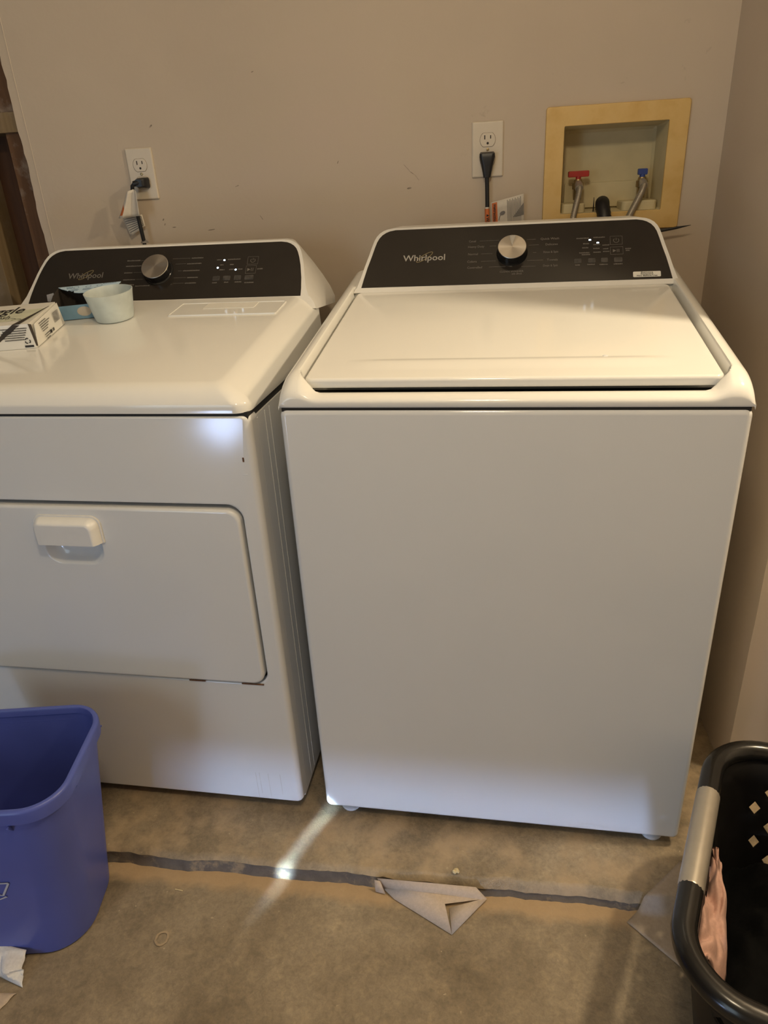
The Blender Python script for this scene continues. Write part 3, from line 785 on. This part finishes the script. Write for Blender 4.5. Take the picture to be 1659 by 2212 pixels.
# light blue carton behind it, open at the front
F = dl_frame(-.598, .360, math.radians(15), .0006)
bb = thing('dryer_sheet_box', F(.07, .045), 'light blue open carton behind the plastic cup on the dryer', 'box')
BW, BD2, BH2, BF = .136, .092, .047, .030
th = .0009
q = MB(); q.box(F, 0, BW, 0, BD2, 0, th); q.build('bottom', M['carton_shade'], bb)
q = MB(); q.box(F, 0, BW, 0, th, 0, BF); fw = q.build('front_wall', M['blue_card2'], bb)
q = MB(); q.box(F, 0, BW, BD2 - th, BD2, 0, BH2); q.build('back_wall', M['carton_shade'], bb)  # interior shade painted as near-black card
for x in (0, BW - th):
    q = MB(); q.loft([[F(xx, 0, 0), F(xx, BD2, 0), F(xx, BD2, BH2), F(xx, .045, BH2 - .004), F(xx, 0, BF)] for xx in (x, x + th)]); q.build('side_wall', M['carton_shade'], bb, 20)
jagp = [(0, .000), (.010, .012), (.018, .018), (.026, .026), (.028, .022), (.036, .031), (.040, .028), (.043, .040), (.055, .045), (.075, .047), (.10, .046), (.12, .040), (.132, .020), (BW, 0)]
q = MB(); q.poly([F(x, BD2 - y * 1.0, BH2 - .10 * y) for x, y in jagp], F.Z * .001); tp = q.build('torn_top', M['blue_card'], bb, 20)
TF2 = Fr(F(0, BD2, BH2 + .0012), F.X, F.Y * .995 + F.Z * .0995, F.Z)
q = MB()
for x, y in ((.042, -.012), (.068, -.012), (.092, -.012)):
    q.ribbon([TF2(x + .0055 * math.cos(a), y + .0065 * math.sin(a)) for a in [2 * PI * i / 14 for i in range(15)]], F.Z, .0012, .0002)
    q.bars(TF2, x - .009, x + .010, y - .014, .003, .0002, int(x * 1000)); q.bars(TF2, x - .009, x + .008, y - .019, .003, .0002, int(x * 1300))
q.bars(TF2, .020, .034, -.010, .004, .0002, 5); q.bars(TF2, .022, .034, -.016, .004, .0002, 6); q.bars(TF2, .098, .128, -.006, .004, .0002, 8)
q.build('card_print', M['ink_blue'], tp, recalc=False)
q = MB(); f = Fr(F(0, -.0002, 0), F.X, F.Z, -F.Y)
q.poly([f(.0, .019, .0005), f(.016, .013, .0005), f(.010, .0128, .0005), f(.0, .0128, .0005)]); q.build('white_mark', M['carton'], fw, recalc=False)
q = MB(); q.lathe(Fr(f(.070, .016, 0), f.X * 1.5, f.Y, f.Z), [(.010, .0003), (.008, .0004), (.001, .0004)], 18); q.build('cloud_mark', M['paper_white'], fw, recalc=False)
q = MB(); q.poly([F(-.001, .05, .028), F(-.018, .055, .030), F(-.017, .058, .043), F(-.001, .056, .046)], F.Y * .001); q.build('side_flap', M['film'], bb, 20)

# measuring cup
cf = Fr(DL(-.4615, .3765, .0005), DL.X, DL.Y, DL.Z)
q = MB(); prof = []
R0, R1, HC = .0385, .049, .058
prof = [(R0 - .004, .0), (R0, .002)] + [(lerp(R0, R1, k / 6), HC * k / 6) for k in range(1, 6)] + [(R1, HC - .001), (R1 + .0003, HC), (R1 - .0012, HC + .0003), (R1 - .0018, HC - .001)] + [(lerp(R0, R1, k / 6) - .0018, HC * k / 6) for k in range(5, 0, -1)] + [(R0 - .002, .004), (R0 - .006, .0022)]
q.lathe(cf, prof, 48); cup = tag(q.build('measuring_cup', M['cup'], None, 50), 'frosted pale plastic measuring cup standing on the dryer top', 'cup'); recenter(cup)

# ------------------------------------------------------------------ wall fittings
def outlet(x, z, label, wscale=1.0):
    o = thing('wall_outlet', wp(x, z - .057), label, 'outlet', None)
    f = wfr(x, z); w, h2 = .0355 * wscale, .057
    q = MB(); q.slab(f, -w, w, -h2, h2, 0, .0055, .003, .004, 4, 4); q.build('cover_plate', M['ivory'], o, 40)
    for s_ in (1, -1):
        cy = .0195 * s_
        pts = []
        for k in range(32):
            a = 2 * PI * k / 32; pts.append((.0172 * math.cos(a), cy + max(-.0138, min(.0138, .0172 * math.sin(a)))))
        q = MB(); q.loft([[f(a, b2, .0035) for a, b2 in pts], [f(a, b2, .0062) for a, b2 in pts], [f(a * .96, cy + (b2 - cy) * .96, .0068) for a, b2 in pts]]); rc = q.build('socket', M['ivory'], o, 40)
        q = MB(); q.loft([[f(a * 1.05, cy + (b2 - cy) * 1.05, .0050) for a, b2 in pts], [f(a * 1.05, cy + (b2 - cy) * 1.05, .0057) for a, b2 in pts]]); q.build('socket_rim', M['scuff'], rc, 40)
        q = MB()
        q.slab(f, -.0078, -.0054, cy + .001, cy + .0095, .004, .0071, .0005, .0001); q.slab(f, .0054, .0076, cy + .002, cy + .009, .004, .0071, .0005, .0001)
        q.lathe(Fr(f(0, cy - .0068, 0), f.X, f.Y, f.Z), [(.0026, .004), (.0026, .0071)], 14); q.build('slots', M['slot'], rc)
    q = MB(); q.lathe(Fr(f(0, 0, 0), f.X, f.Y, f.Z), [(.0034, .004), (.0033, .0062), (.002, .0068)], 14); q.build('screw', M['brass'], o)
    return f
O1 = outlet(.2975, 1.2500, 'ivory duplex wall outlet beside the yellowed washer box')
O2 = outlet(-.5330, 1.2430, 'ivory duplex wall outlet above the dryer at left', .95)

# washer power cord: straight-down plug
pc = thing('power_cord', wp(.2965, 1.00, .02), 'black washer power cord hanging straight down with orange warning sleeve', 'cord')
f = wfr(.2965, 1.2305, .006)
q = MB()
def sec(w, d, z, r): return [f(a, z, b2) for a, b2 in rrect(-w, w, .001, d, r, 4)]
q.loft([sec(.0150, .012, .0145, .004), sec(.0172, .020, .011, .006), sec(.0175, .022, .004, .008), sec(.0135, .021, -.012, .008), sec(.0098, .018, -.028, .006), sec(.0080, .016, -.038, .0055), sec(.0062, .014, -.0385, .004)]); q.build('plug', M['cord_black'], pc, 45)
cz = [1.194, 1.17, 1.14, 1.10, 1.05, 1.0]
q = MB(); q.tube([wp(.2965 + .0006 * i, z, .0145) for i, z in enumerate(cz)], .0047, 10); q.build('cord', M['cord_black'], pc)
q = MB(); q.tube([wp(.2973 + .001 * i, z, .0145) for i, z in enumerate((1.1265, 1.10, 1.05))], .0056, 12); slv = q.build('warning_sleeve', M['tag_orange'], pc)
q = MB(); q.tube([wp(.2973, z, .0145) for z in (1.1300, 1.1265)], .0053, 12); q.build('sleeve_end', M['paper_white'], slv)
f = Fr(wp(.2993, 1.112, .0205), (0, 0, -1), WX, WN)
q = MB(); q.text(Fr(f(.004, -.0035, 0), f.X, f.Y, f.Z), 'WARNING', .0088, .0006, bold=.03); q.poly([f(-.003, -.003, .0006), f(.0025, -.003, .0006), f(-.0002, .0035, .0006)]); q.build('warning_print', M['ink'], slv, recalc=False)
# white instruction tag of that cord, standing up beside it
f = Fr(wp(.318, 1.0, .012), (WX + Vector((0, 0, .10))).normalized(), (Vector((0, 0, 1)) - WX * .06).normalized(), WN)
q = MB()
def tagpt(u, v):
    return f(lerp(-.004, .0715, u), lerp(0, .140 + .008 * u, v), .004 * math.sin(u * 5) + .012 * v * v)
q.grid(tagpt, 10, 8); tg = q.build('instruction_tag', M['paper_white'], pc, 60); sd = tg.modifiers.new('thickness', 'SOLIDIFY'); sd.thickness = .0004
q = MB(); q.grid(lambda u, v: Vector(tagpt(lerp(.03, .19, u), lerp(.3, .985, v))) + WN * .0005, 3, 8); q.build('orange_band', M['tag_orange'], tg, 60, False)
def tf(u, v): return Vector(tagpt(u, v)) + WN * .0011
q = MB(); q.text(Fr(tf(.085, .965), (0, 0, -1), WX, WN), 'Instructions', .0095, .0002, bold=.02); q.build('tag_lettering', M['ink'], tg, recalc=False)
q = MB()
for k in range(11):
    u = .50 + .040 * k; q.ribbon([tf(u, .975 - .02 * (k % 2)), tf(u, .74 - .05 * ((k * 2) % 3)) , tf(u, .55)], WN, .0011, .0001)
q.lathe(Fr(tf(.34, .80), WX * 1.5 + Vector((0, 0, .4)), (0, 0, 1), WN), [(.0042, .0001), (.0040, .0004)], 10)
q.ribbon([tf(.30, .79), tf(.25, .75), tf(.22, .70)], WN, .0016, .0002)
q.build('tag_print', M['ink_grey'], tg, recalc=False)
q = MB(); q.poly([tf(.66, .70), tf(.99, .70), tf(.99, .87)]); q.build('tag_corner', M['tag_grey'], tg, recalc=False)

# dryer power cord: angled plug with paper tag draped over it
pc = thing('power_cord', wp(-.548, 1.0, .02), 'black dryer power cord with draped white paper tag', 'cord')
f = wfr(-.5290, 1.2235, .006)
q = MB()
q.loft([[f(a, b2, h2) for a, b2 in rrect(x0, x1, y0, y1, .004, 4)] for x0, x1, y0, y1, h2 in ((-.014, .013, -.012, .012, .001), (-.013, .012, -.012, .0115, .014), (-.012, .008, -.010, .010, .022), (-.013, .003, -.008, .008, .027))])
q.tube([f(-.002, .001, .018), f(-.010, .000, .022), f(-.019, -.001, .0245)], [.0085, .0075, .006], 12); q.build('plug', M['cord_black'], pc, 45)
path = [f(-.016, -.001, .0245), f(-.0215, -.006, .0255), f(-.0235, -.016, .025), f(-.0235, -.05, .024), f(-.022, -.09, .022), f(-.0205, -.13, .02), f(-.020, -.20, .018)]
q = MB(); q.tube(path, .0047, 10); q.build('cord', M['cord_black'], pc)
q = MB(); q.lathe(Fr(wp(-.549, 1.0885, .0235), WX, (0, -1, 0), (0, 0, 1)), [(.010, 0), (.0075, .004), (.0055, .006)], 14); q.build('strain_relief', M['tag_grey'], pc)
f = wfr(-.5665, 1.148, .045)
q = MB()
def drape(u, v):
    top = lerp(.006, .0315, u); bot = lerp(-.031, .031, u); x = lerp(bot, top, v ** .9)
    return f(x, lerp(.000 + .004 * u, .0630 - .010 * abs(u - .6), v), .002 + .008 * math.sin(u * 7.5) * (1 - .4 * v) - .008 * (1 - v) * (u < .25))
q.grid(drape, 20, 8); tg = q.build('paper_tag', M['paper_white'], pc, 60); tg.modifiers.new('thickness', 'SOLIDIFY').thickness = .0004
q = MB()
def flap(u, v):
    a = Vector((-.0310, .003)); b2 = Vector((-.018, -.043)); c = Vector((.0245, -.0205)); dd = Vector((.022, .006))
    p_ = a.lerp(dd, u).lerp(b2.lerp(c, u), v); return f(p_.x, p_.y, -.026 - .002 * math.sin(u * 3))
q.grid(flap, 6, 6); t2 = q.build('tag_flap', M['paper_white'], pc, 60); t2.modifiers.new('thickness', 'SOLIDIFY').thickness = .0004
q = MB()
for k in range(7): q.ribbon([Vector(flap(.06, .14 + .115 * k)) , Vector(flap(.94, .14 + .115 * k))], WN, .0016, .0008)
q.build('tag_print', M['ink_grey'], t2, recalc=False)
q = MB(); q.grid(lambda u, v: Vector(drape(lerp(.02, .22, u), lerp(.1, .55, v * (1 - .5 * u)))) + WN * .0008, 3, 5); q.build('orange_band', M['tag_orange'], tg, recalc=False)

# yellowed recessed washer box
bx = thing('washer_outlet_box', wp(.579, 1.075), 'yellowed plastic washer hookup box recessed in the wall', 'valve box')
f = wfr(0, 0)
q = MB()
OX0, OX1, OZ0, OZ1 = .4255, .7315, 1.066, 1.3255
rings = [[f(a, b2, h2) for a, b2 in rrect(OX0 + i, OX1 - i, OZ0 + i, OZ1 - i, .006, 4)] for i, h2 in ((0, 0), (0, .006), (.001, .0085), (.003, .0095))]
rings += [[f(a, b2, h2) for a, b2 in rrect(HX0 + i, HX1 - i, HZ0 + i, HZ1 - i, .002, 4)] for i, h2 in ((-.001, .0095), (0, .0085), (0, .002))]
q.loft(rings, False, False); q.build('frame', M['yellowed'], bx, 40)
q = MB()
rings = [[f(a, b2, h2) for a, b2 in rrect(HX0 + i, HX1 - i, HZ0 + i * .6, HZ1 - i, .004, 4)] for i, h2 in ((0, .003), (.004, -.03), (.006, -.080), (.012, -.086))]
q.loft(rings, False, True); q.build('recess', M['box_inner'], bx, 40)
q = MB(); q.slab(wfr(0, 0, -.084), .482, .676, 1.113, 1.168, 0, .006, .003, .002); q.build('back_ledge', M['box_inner'], bx)
for x0, x1 in ((.470, .524), (.606, .684)):
    q = MB(); q.slab(Fr(f(0, HZ0 + .001, -.05), WX, -WN, (0, 0, 1)), x0, x1, -.046, .030, 0, .020, .010, .004); q.build('valve_seat', M['box_inner'], bx, 40)
def valve(x, z, mat, wide):
    g = wfr(x, z, -.042)
    q = MB(); q.lathe(Fr(g(0, -.045, 0), WX, -WN, (0, 0, 1)), [(.009, -.01), (.009, .012), (.013, .013), (.013, .026), (.010, .028), (.008, .034)], 20); vb = q.build('valve', M['brass'], bx)
    q = MB(); q.tube([g(0, -.020, 0), g(0, -.023, .018), g(0, -.030, .028)], [.008, .0085, .0095], 14); q.build('valve_nut', M['silver_plastic'], vb)
    q = MB(); q.slab(Fr(g(0, 0, 0), WX, (0, 0, 1), WN), -wide, wide, -.0065, .0065, -.006, .006, .0025, .0015)
    q.lathe(Fr(g(0, -.018, 0), WX, -WN, (0, 0, 1)), [(.0062, 0), (.0062, .013)], 14); hnd = q.build('valve_handle', mat, vb)
    return g
V1 = valve(.5085, 1.1885, M['red'], .0235); V2 = valve(.6525, 1.1860, M['blue_handle'], .0105)
def hose(name, pts, rad, mat, label, n=12, rib=False):
    P_ = [Vector(p) for p in pts]; out = []
    for i in range(len(P_) - 1):
        a = P_[max(i - 1, 0)]; b2 = P_[i]; c = P_[i + 1]; d2 = P_[min(i + 2, len(P_) - 1)]
        for k in range(8):
            t_ = k / 8; out.append(.5 * ((2 * b2) + (c - a) * t_ + (2 * a - 5 * b2 + 4 * c - d2) * t_ ** 2 + (3 * b2 - a - 3 * c + d2) * t_ ** 3))
    out.append(P_[-1])
    R = [rad * (1 + (.09 * (i % 2) if rib else 0)) for i in range(len(out))]
    q = MB(); q.tube(out, R, n); return recenter(tag(q.build(name, mat, None, 60), label, 'hose'))
hose('water_hose', [V1(0, -.028, .026), V1(-.002, -.042, .038), wp(.499, 1.12, .012), wp(.490, 1.08, .030), wp(.485, 1.03, .032), wp(.485, .95, .030)], .0066, M['braid'], 'braided steel hose hanging from the red valve')
hose('water_hose', [V2(0, -.028, .026), V2(-.006, -.042, .038), wp(.630, 1.115, .010), wp(.611, 1.08, .030), wp(.600, 1.03, .034), wp(.598, .95, .032)], .0074, M['braid'], 'braided steel hose hanging from the blue valve')
hose('drain_hose', [wp(.569, 1.085, -.050), wp(.568, 1.113, -.045), wp(.564, 1.124, -.022), wp(.561, 1.118, .004), wp(.564, 1.09, .026), wp(.566, 1.04, .032), wp(.567, .95, .03)], .0148, M['cord_black'], 'thick black ribbed drain hose bending out of the yellowed box', 16, True)
q = MB(); q.tube([wp(.5435, 1.100, -.02), wp(.5425, 1.118, -.008), wp(.541, 1.1385, .0)], [.0016, .0014, .0005], 6); recenter(tag(q.build('cable_tie', M['cord_black']), 'thin black cable tie tip sticking up beside the drain hose', 'cable tie'))
q = MB(); q.tube([wp(.640, 1.058, .036), wp(.6921, 1.0635, .038), wp(.725, 1.068, .039), wp(.752, 1.072, .04)], [(.0034, .0034), (.0030, .0034), (.0024, .0026), (.0003, .0005)], 8)
q.tube([wp(.567 + .0172 * math.cos(a), 1.055 + .004 * math.cos(a), .032 + .0172 * math.sin(a)) for a in [2 * PI * i / 20 for i in range(21)]] + [wp(.600, 1.057, .034), wp(.645, 1.0585, .036)], .0022, 6)
recenter(tag(q.build('cable_tie', M['cord_black']), 'black cable tie tail pointing right behind the washer console', 'cable tie'))

# ------------------------------------------------------------------ floor things
# grey pipe lying in the gap beside the washer
q = MB(); q.tube([(.8500, .72, .0065), (.8440, .43, .0065), (.8300, .05, .0065), (.824, -.03, .0065)], .0055, 10)
recenter(tag(q.build('thin_pipe', M['pipe']), 'thin grey pipe lying on the slab in the gap beside the washer', 'pipe'))

# blue recycling bin
rot = math.radians(11); ca, sa = math.cos(rot), math.sin(rot)
BN = Fr((-.512, -.242, ZF), (ca, sa, 0), (-sa, ca, 0), (0, 0, 1))
bn = thing('recycling_bin', BN(0, 0, .0), 'blue plastic recycling bin standing before the dryer at left', 'bin')
def binring(k, ins, h):
    hx = lerp(.120, .166, k) - ins; hy = lerp(.099, .120, k) - ins; rr = lerp(.070, .060, k) - ins
    return [BN(a, b2 - .012, h) for a, b2 in rrect(-hx, hx, -hy, hy, rr, 10)]
BHt = .380
q = MB()
rings = [binring(-.10, .010, .004), binring(-.06, .004, .0015), binring(-.02, 0, .004), binring(.01, 0, .012)] + [binring(k / 8, 0, .012 + (BHt - .012) * k / 8) for k in range(1, 8)] + [binring(.985, 0, .374)]
rings += [binring(.985, .0025, .376)] + [binring(k / 8, .0025, .012 + (BHt - .012) * k / 8) for k in range(7, 0, -1)] + [binring(.0, .008, .008)]
q.loft(rings); q.build('tub', M['blue_plastic'], bn, 50)
q = MB(); rings = [binring(1.0, i, h2) for i, h2 in ((.0045, .352), (-.0035, .351), (-.0050, .353), (-.0060, .374), (-.0045, .378), (-.001, .380), (.003, .379), (.0045, .3755), (.0052, .366))]
q.loft(rings, False, False); q.build('rim', M['blue_plastic'], bn, 50)
for (a, b2, dx_, dy_) in ((.152, .080, 1, .25), (.158, -.060, 1, 0), (.09, -.130, 0, -1), (-.1, -.130, 0, -1), (-.157, 0, -1, 0)):
    o_ = BN(a, b2, .350); dv = (BN.X * dx_ + BN.Y * dy_).normalized(); tv = dv.cross(Vector((0, 0, 1)))
    q = MB(); q.loft([[o_ + tv * s_ - dv * .003, o_ + tv * s_ + dv * .012, o_ + tv * s_ - dv * .006 - Vector((0, 0, .024))] for s_ in (-.0012, .0012)]); q.build('rim_gusset', M['blue_plastic'], bn, 20)
# outlined recycling arrows moulded on the front
SLY = math.atan(.021 / .368); fv = (BN.Z * math.cos(SLY) - BN.Y * math.sin(SLY)); fn = (-BN.Y * math.cos(SLY) - BN.Z * math.sin(SLY))
FB = Fr(BN(-.006, -(.111 + .021 * .53) , .012 + .368 * .53), BN.X, fv, fn)
q = MB(); RS = .046
for k in range(3):
    a0 = math.radians(90 + 120 * k); e = Vector((math.cos(a0), math.sin(a0))); t_ = Vector((e.y, -e.x))
    def pp(r, s_): w_ = e * r + t_ * s_; return FB(w_.x, w_.y, 0)
    q.ribbon([pp(RS * .95, -RS * .55), pp(RS * .95, RS * .25), pp(RS * 1.08, RS * .25), pp(RS * .72, RS * .75), pp(RS * .42, RS * .25), pp(RS * .58, RS * .25), pp(RS * .58, -RS * .35), pp(RS * .95, -RS * .55)], fn, .0035, .0018)
    q.ribbon([pp(RS * .95, RS * .25), pp(RS * .58, RS * .25)], fn, .0025, .0018)
q.build('recycling_symbol', M['symbol_white'], bn, recalc=False)

# black laundry basket with silver grips
KB = Fr((.606, -.31, ZF), (.9402, -.3407, 0), (.3407, .9402, 0), (0, 0, 1))
bk = thing('laundry_basket', KB(.33, .105, 0), 'black plastic laundry basket with silver grips, holding clothes', 'basket')
BU0, BU1, BV0, BV1 = .0170, .645, -.134, .334     # centre line of the rim tube
RZ = .328 - .0
def kring(ins, h, rr):
    return [KB(a, b2, h) for a, b2 in rrect(BU0 + ins, BU1 - ins, BV0 + ins, BV1 - ins, rr, 12)]
RT = .0172
path = kring(0, RZ - RT, .088)
# rim tube split: black tube all round, silver grips over the straight ends
q = MB(); q.tube(path, RT, 16, closed=True); q.build('rim', M['rim_plastic'], bk, 60)
for s_, uu in ((0, BU0), (1, BU1)):
    q = MB(); q.tube([KB(uu, v, RZ - RT) for v in (.005, .008, .10, .192, .195)], [RT * .98, RT * 1.035, RT * 1.035, RT * 1.035, RT * .98], 20); g_ = q.build('grip', M['silver_plastic'], bk, 40); g_['label'] = 'silver grip'
# perforated wall
def outline(n, ins, rr):
    pts = rrect(BU0 + ins, BU1 - ins, BV0 + ins, BV1 - ins, rr, 16); pts.append(pts[0]); L = [0]
    for a, b2 in zip(pts, pts[1:]): L.append(L[-1] + math.hypot(b2[0] - a[0], b2[1] - a[1]))
    out = []; k = 0
    for i in range(n):
        s_ = L[-1] * i / n
        while L[k + 1] < s_: k += 1
        t_ = (s_ - L[k]) / (L[k + 1] - L[k]); out.append((lerp(pts[k][0], pts[k + 1][0], t_), lerp(pts[k][1], pts[k + 1][1], t_)))
    return out
NB = 78; rows = [.004, .055, .085, .119, .153, .187, .221, .255, .300]
def rowins(h): return lerp(.050, .006, h / .30)
b_ = MB(); idx = {}
for j, h in enumerate(rows):
    for i, (a, b2) in enumerate(outline(NB, rowins(h), lerp(.06, .078, h / .3))): idx[i, j] = len(b_.v); b_.v.append(KB(a, b2, h))
outline_mid = [((a[0] + c[0]) / 2, (a[1] + c[1]) / 2) for a, c in zip(outline(NB, .03, .06), outline(NB, .03, .06)[1:] + outline(NB, .03, .06)[:1])]
for j in range(len(rows) - 1):
    for i in range(NB):
        c = [idx[i, j], idx[(i + 1) % NB, j], idx[(i + 1) % NB, j + 1], idx[i, j + 1]]
        am, vm = outline_mid[i]
        if 2 <= j <= 6 and i % 2 == j % 2 and ((.085 < am < .58) or (.0 < vm < .2)):
            p_ = [b_.v[k] for k in c]; mid = sum(p_, Vector()) / 4; eb = (p_[0] + p_[1]) / 2; er = (p_[1] + p_[2]) / 2; et = (p_[2] + p_[3]) / 2; el = (p_[3] + p_[0]) / 2
            d_ = []
            for e in (eb, er, et, el): d_.append(len(b_.v)); b_.v.append(mid.lerp(e, .80))
            B_, R_, T_, L_ = d_
            b_.f += [(c[0], c[1], B_), (c[1], R_, B_), (c[1], c[2], R_), (c[2], T_, R_), (c[2], c[3], T_), (c[3], L_, T_), (c[3], c[0], L_), (c[0], B_, L_)]
        elif j == 7 and 0 < vm < .2 and (am < .06 or am > .6): pass      # hand opening under the grip
        else: b_.f.append(tuple(c))
wall_ = b_.build('perforated_wall', M['black_plastic'], bk, 40); wall_.modifiers.new('thickness', 'SOLIDIFY').thickness = .003
q = MB(); q.loft([[KB(a, b2, h) for a, b2 in outline(NB, i, .06)] for i, h in ((.0495, .0035), (.0505, .0005), (.052, .0))], False, True); q.build('bottom', M['black_plastic'], bk)
# clothes
def heap(u, v):
    a = lerp(BU0 + .046, BU1 - .046, u); b2 = lerp(BV0 + .046, BV1 - .046, v); e = min(u, 1 - u, v, 1 - v); ed = smoothstep(0, .12, e)
    n_ = noise.noise((a * 9, b2 * 9, 0)) * .4 + abs(noise.noise((a * 19, b2 * 14, 4))) * .8
    return KB(a, b2, .075 + .045 * ed + .075 * n_ * ed)
q = MB(); q.grid(heap, 70, 56); bl = tag(q.build('black_clothes', M['black_cloth'], None, 70), 'crumpled black clothes piled inside the laundry basket', 'clothes'); recenter(bl)
def pink(u, v):
    # a rumpled strip of fleece lying along the left wall of the basket
    b2 = lerp(-.012, .172, u)
    edge = interp([(-.012, .082), (.03, .086), (.07, .080), (.11, .073), (.14, .064), (.172, .050)], b2)
    a = lerp(.034, edge, v) + .004 * noise.noise((u * 6, v * 2, 9)) * v
    h = .195 + .014 * math.sin(v * PI * 1.5 + u * 5) + .022 * abs(noise.noise((u * 5, v * 3, 2))) + .012 * u - .06 * v ** 6
    return KB(a, b2, h)
q = MB(); q.grid(pink, 60, 24); pk = q.build('pink_garment', M['pink'], None, 70); tag(pk, 'dusty pink fleece garment tucked against the left side of the basket', 'clothes'); recenter(pk)
pk.modifiers.new('thickness', 'SOLIDIFY').thickness = .006

# dryer sheets and scraps on the floor
def fin(q, name, mat, label, cat, th=.0006, sm=25):
    o = tag(q.build(name, mat, None, sm, False), label, cat); o.modifiers.new('thickness', 'SOLIDIFY').thickness = th
    return recenter(o)
q = MB()
A, B, Cc, D, E2 = (.131, -.1365, -.002), (.318, -.132, -.002), (.339, -.140, -.020), (.279, -.213, -.0262), (.166, -.158, -.0255)
A1, B1 = (.140, -.1400, -.0215), (.327, -.1420, -.0205); Mx, Mb = (.262, -.160, -.0195), (.270, -.162, -.0262)
pts = [A, B, Cc, D, E2, A1, B1, Mx, Mb, (.242, -.1405, -.0215), (.225, -.134, -.002)]
q.v += [Vector(p) for p in pts]
q.f += [(0, 5, 9, 10), (10, 9, 6, 1), (1, 6, 2), (5, 4, 7, 9), (9, 7, 6), (4, 3, 7), (8, 3, 2), (8, 2, 6)]
fin(q, 'dryer_sheet', M['sheet'], 'tan folded dryer sheet leaning on the step in front of washer', 'dryer sheet')
q = MB(); q.v += [Vector(p) for p in ((.126, -.139, -.0035), (.137, -.1385, -.006), (.148, -.150, -.0255), (.128, -.147, -.0255))]; q.f += [(0, 1, 2, 3)]
fin(q, 'paper_scrap', M['sheet'], 'small tan paper scrap under left corner of folded dryer sheet', 'scrap')
def zsurf(x, y):
    e = curb_edge(x); return lerp(ZF, .0, smoothstep(e - .012, e + .004, y)) + .0022
q = MB()
def sheet2(u, v):
    p_ = Vector((.588, -.150)) + Vector((.112, .118)) * u + Vector((.105, -.095)) * v
    return (p_.x, p_.y, zsurf(p_.x, p_.y) + .0012 * noise.noise((u * 4, v * 4, 3)))
q.grid(sheet2, 24, 20); fin(q, 'dryer_sheet', M['sheet_dark'], 'greyish flat dryer sheet half under the laundry basket', 'dryer sheet', .0005, 60)
q = MB()
def tis(u, v):
    a = Vector((-.585, -.372, -.026)).lerp(Vector((-.448, -.402, -.026)), u); b2 = Vector((-.590, -.357, .022)).lerp(Vector((-.468, -.352, -.004)), u)
    p_ = a.lerp(b2, v); k = abs(noise.noise((u * 3.2, v * 2.4, 8))); return p_ + Vector((.002, -.030, .010)) * (k * math.sin(PI * v))
q.grid(tis, 22, 16); fin(q, 'tissue', M['tissue'], 'crumpled white tissue against the foot of the blue bin', 'tissue', .0006, 30)
q = MB()
def tis2(u, v):
    a = Vector((-.56, -.430, -.0262)).lerp(Vector((-.452, -.412, -.0262)), u); b2 = Vector((-.56, -.500, -.0262)).lerp(Vector((-.475, -.465, -.0262)), u)
    return a.lerp(b2, v) + Vector((0, 0, .010)) * abs(noise.noise((u * 3, v * 3, 4)))
q.grid(tis2, 12, 10)
fin(q, 'tissue', M['sheet'], 'beige tissue lying flat at the lower left corner of the floor', 'tissue', .0006, 30)
q = MB()
for k in range(6):
    o_ = Vector((.279 + .0035 * math.cos(k * 1.1), -.1065 + .003 * math.sin(k * 1.9), .0025 + .0012 * (k % 2)))
    q.lathe(Fr(o_, (1, 0, 0), (0, 1, 0), (0, 0, 1)), [(.0012, -.0026), (.0034, -.0012), (.0036, .0008), (.002, .0028), (.0003, .0034)], 9)
recenter(tag(q.build('crumb', M['debris'], None, 60), 'pale yellow crumb on the slab edge above the folded dryer sheet', 'crumb'))
q = MB(); q.tube([(-.262, -.190, -.0265), (-.246, -.1915, -.0265)], .0009, 6); recenter(tag(q.build('straw_bit', M['debris']), 'short pale straw bit on the floor right of the bin', 'scrap'))
q = MB(); pts = []
for k in range(15):
    a = 2 * PI * k / 14; rr = .011 * (1 + .15 * noise.noise((k * .9 % 14, 3, 3))); pts.append((-.244 + rr * math.cos(a), -.287 + rr * 1.15 * math.sin(a), ZF + .0012))
q.ribbon(pts, (0, 0, 1), .004, .0006); struct(q.build('floor_stain', M['slab'], None, 60, False), 'round stain in the concrete floor')  # thin ring laid on the floor as a round stain
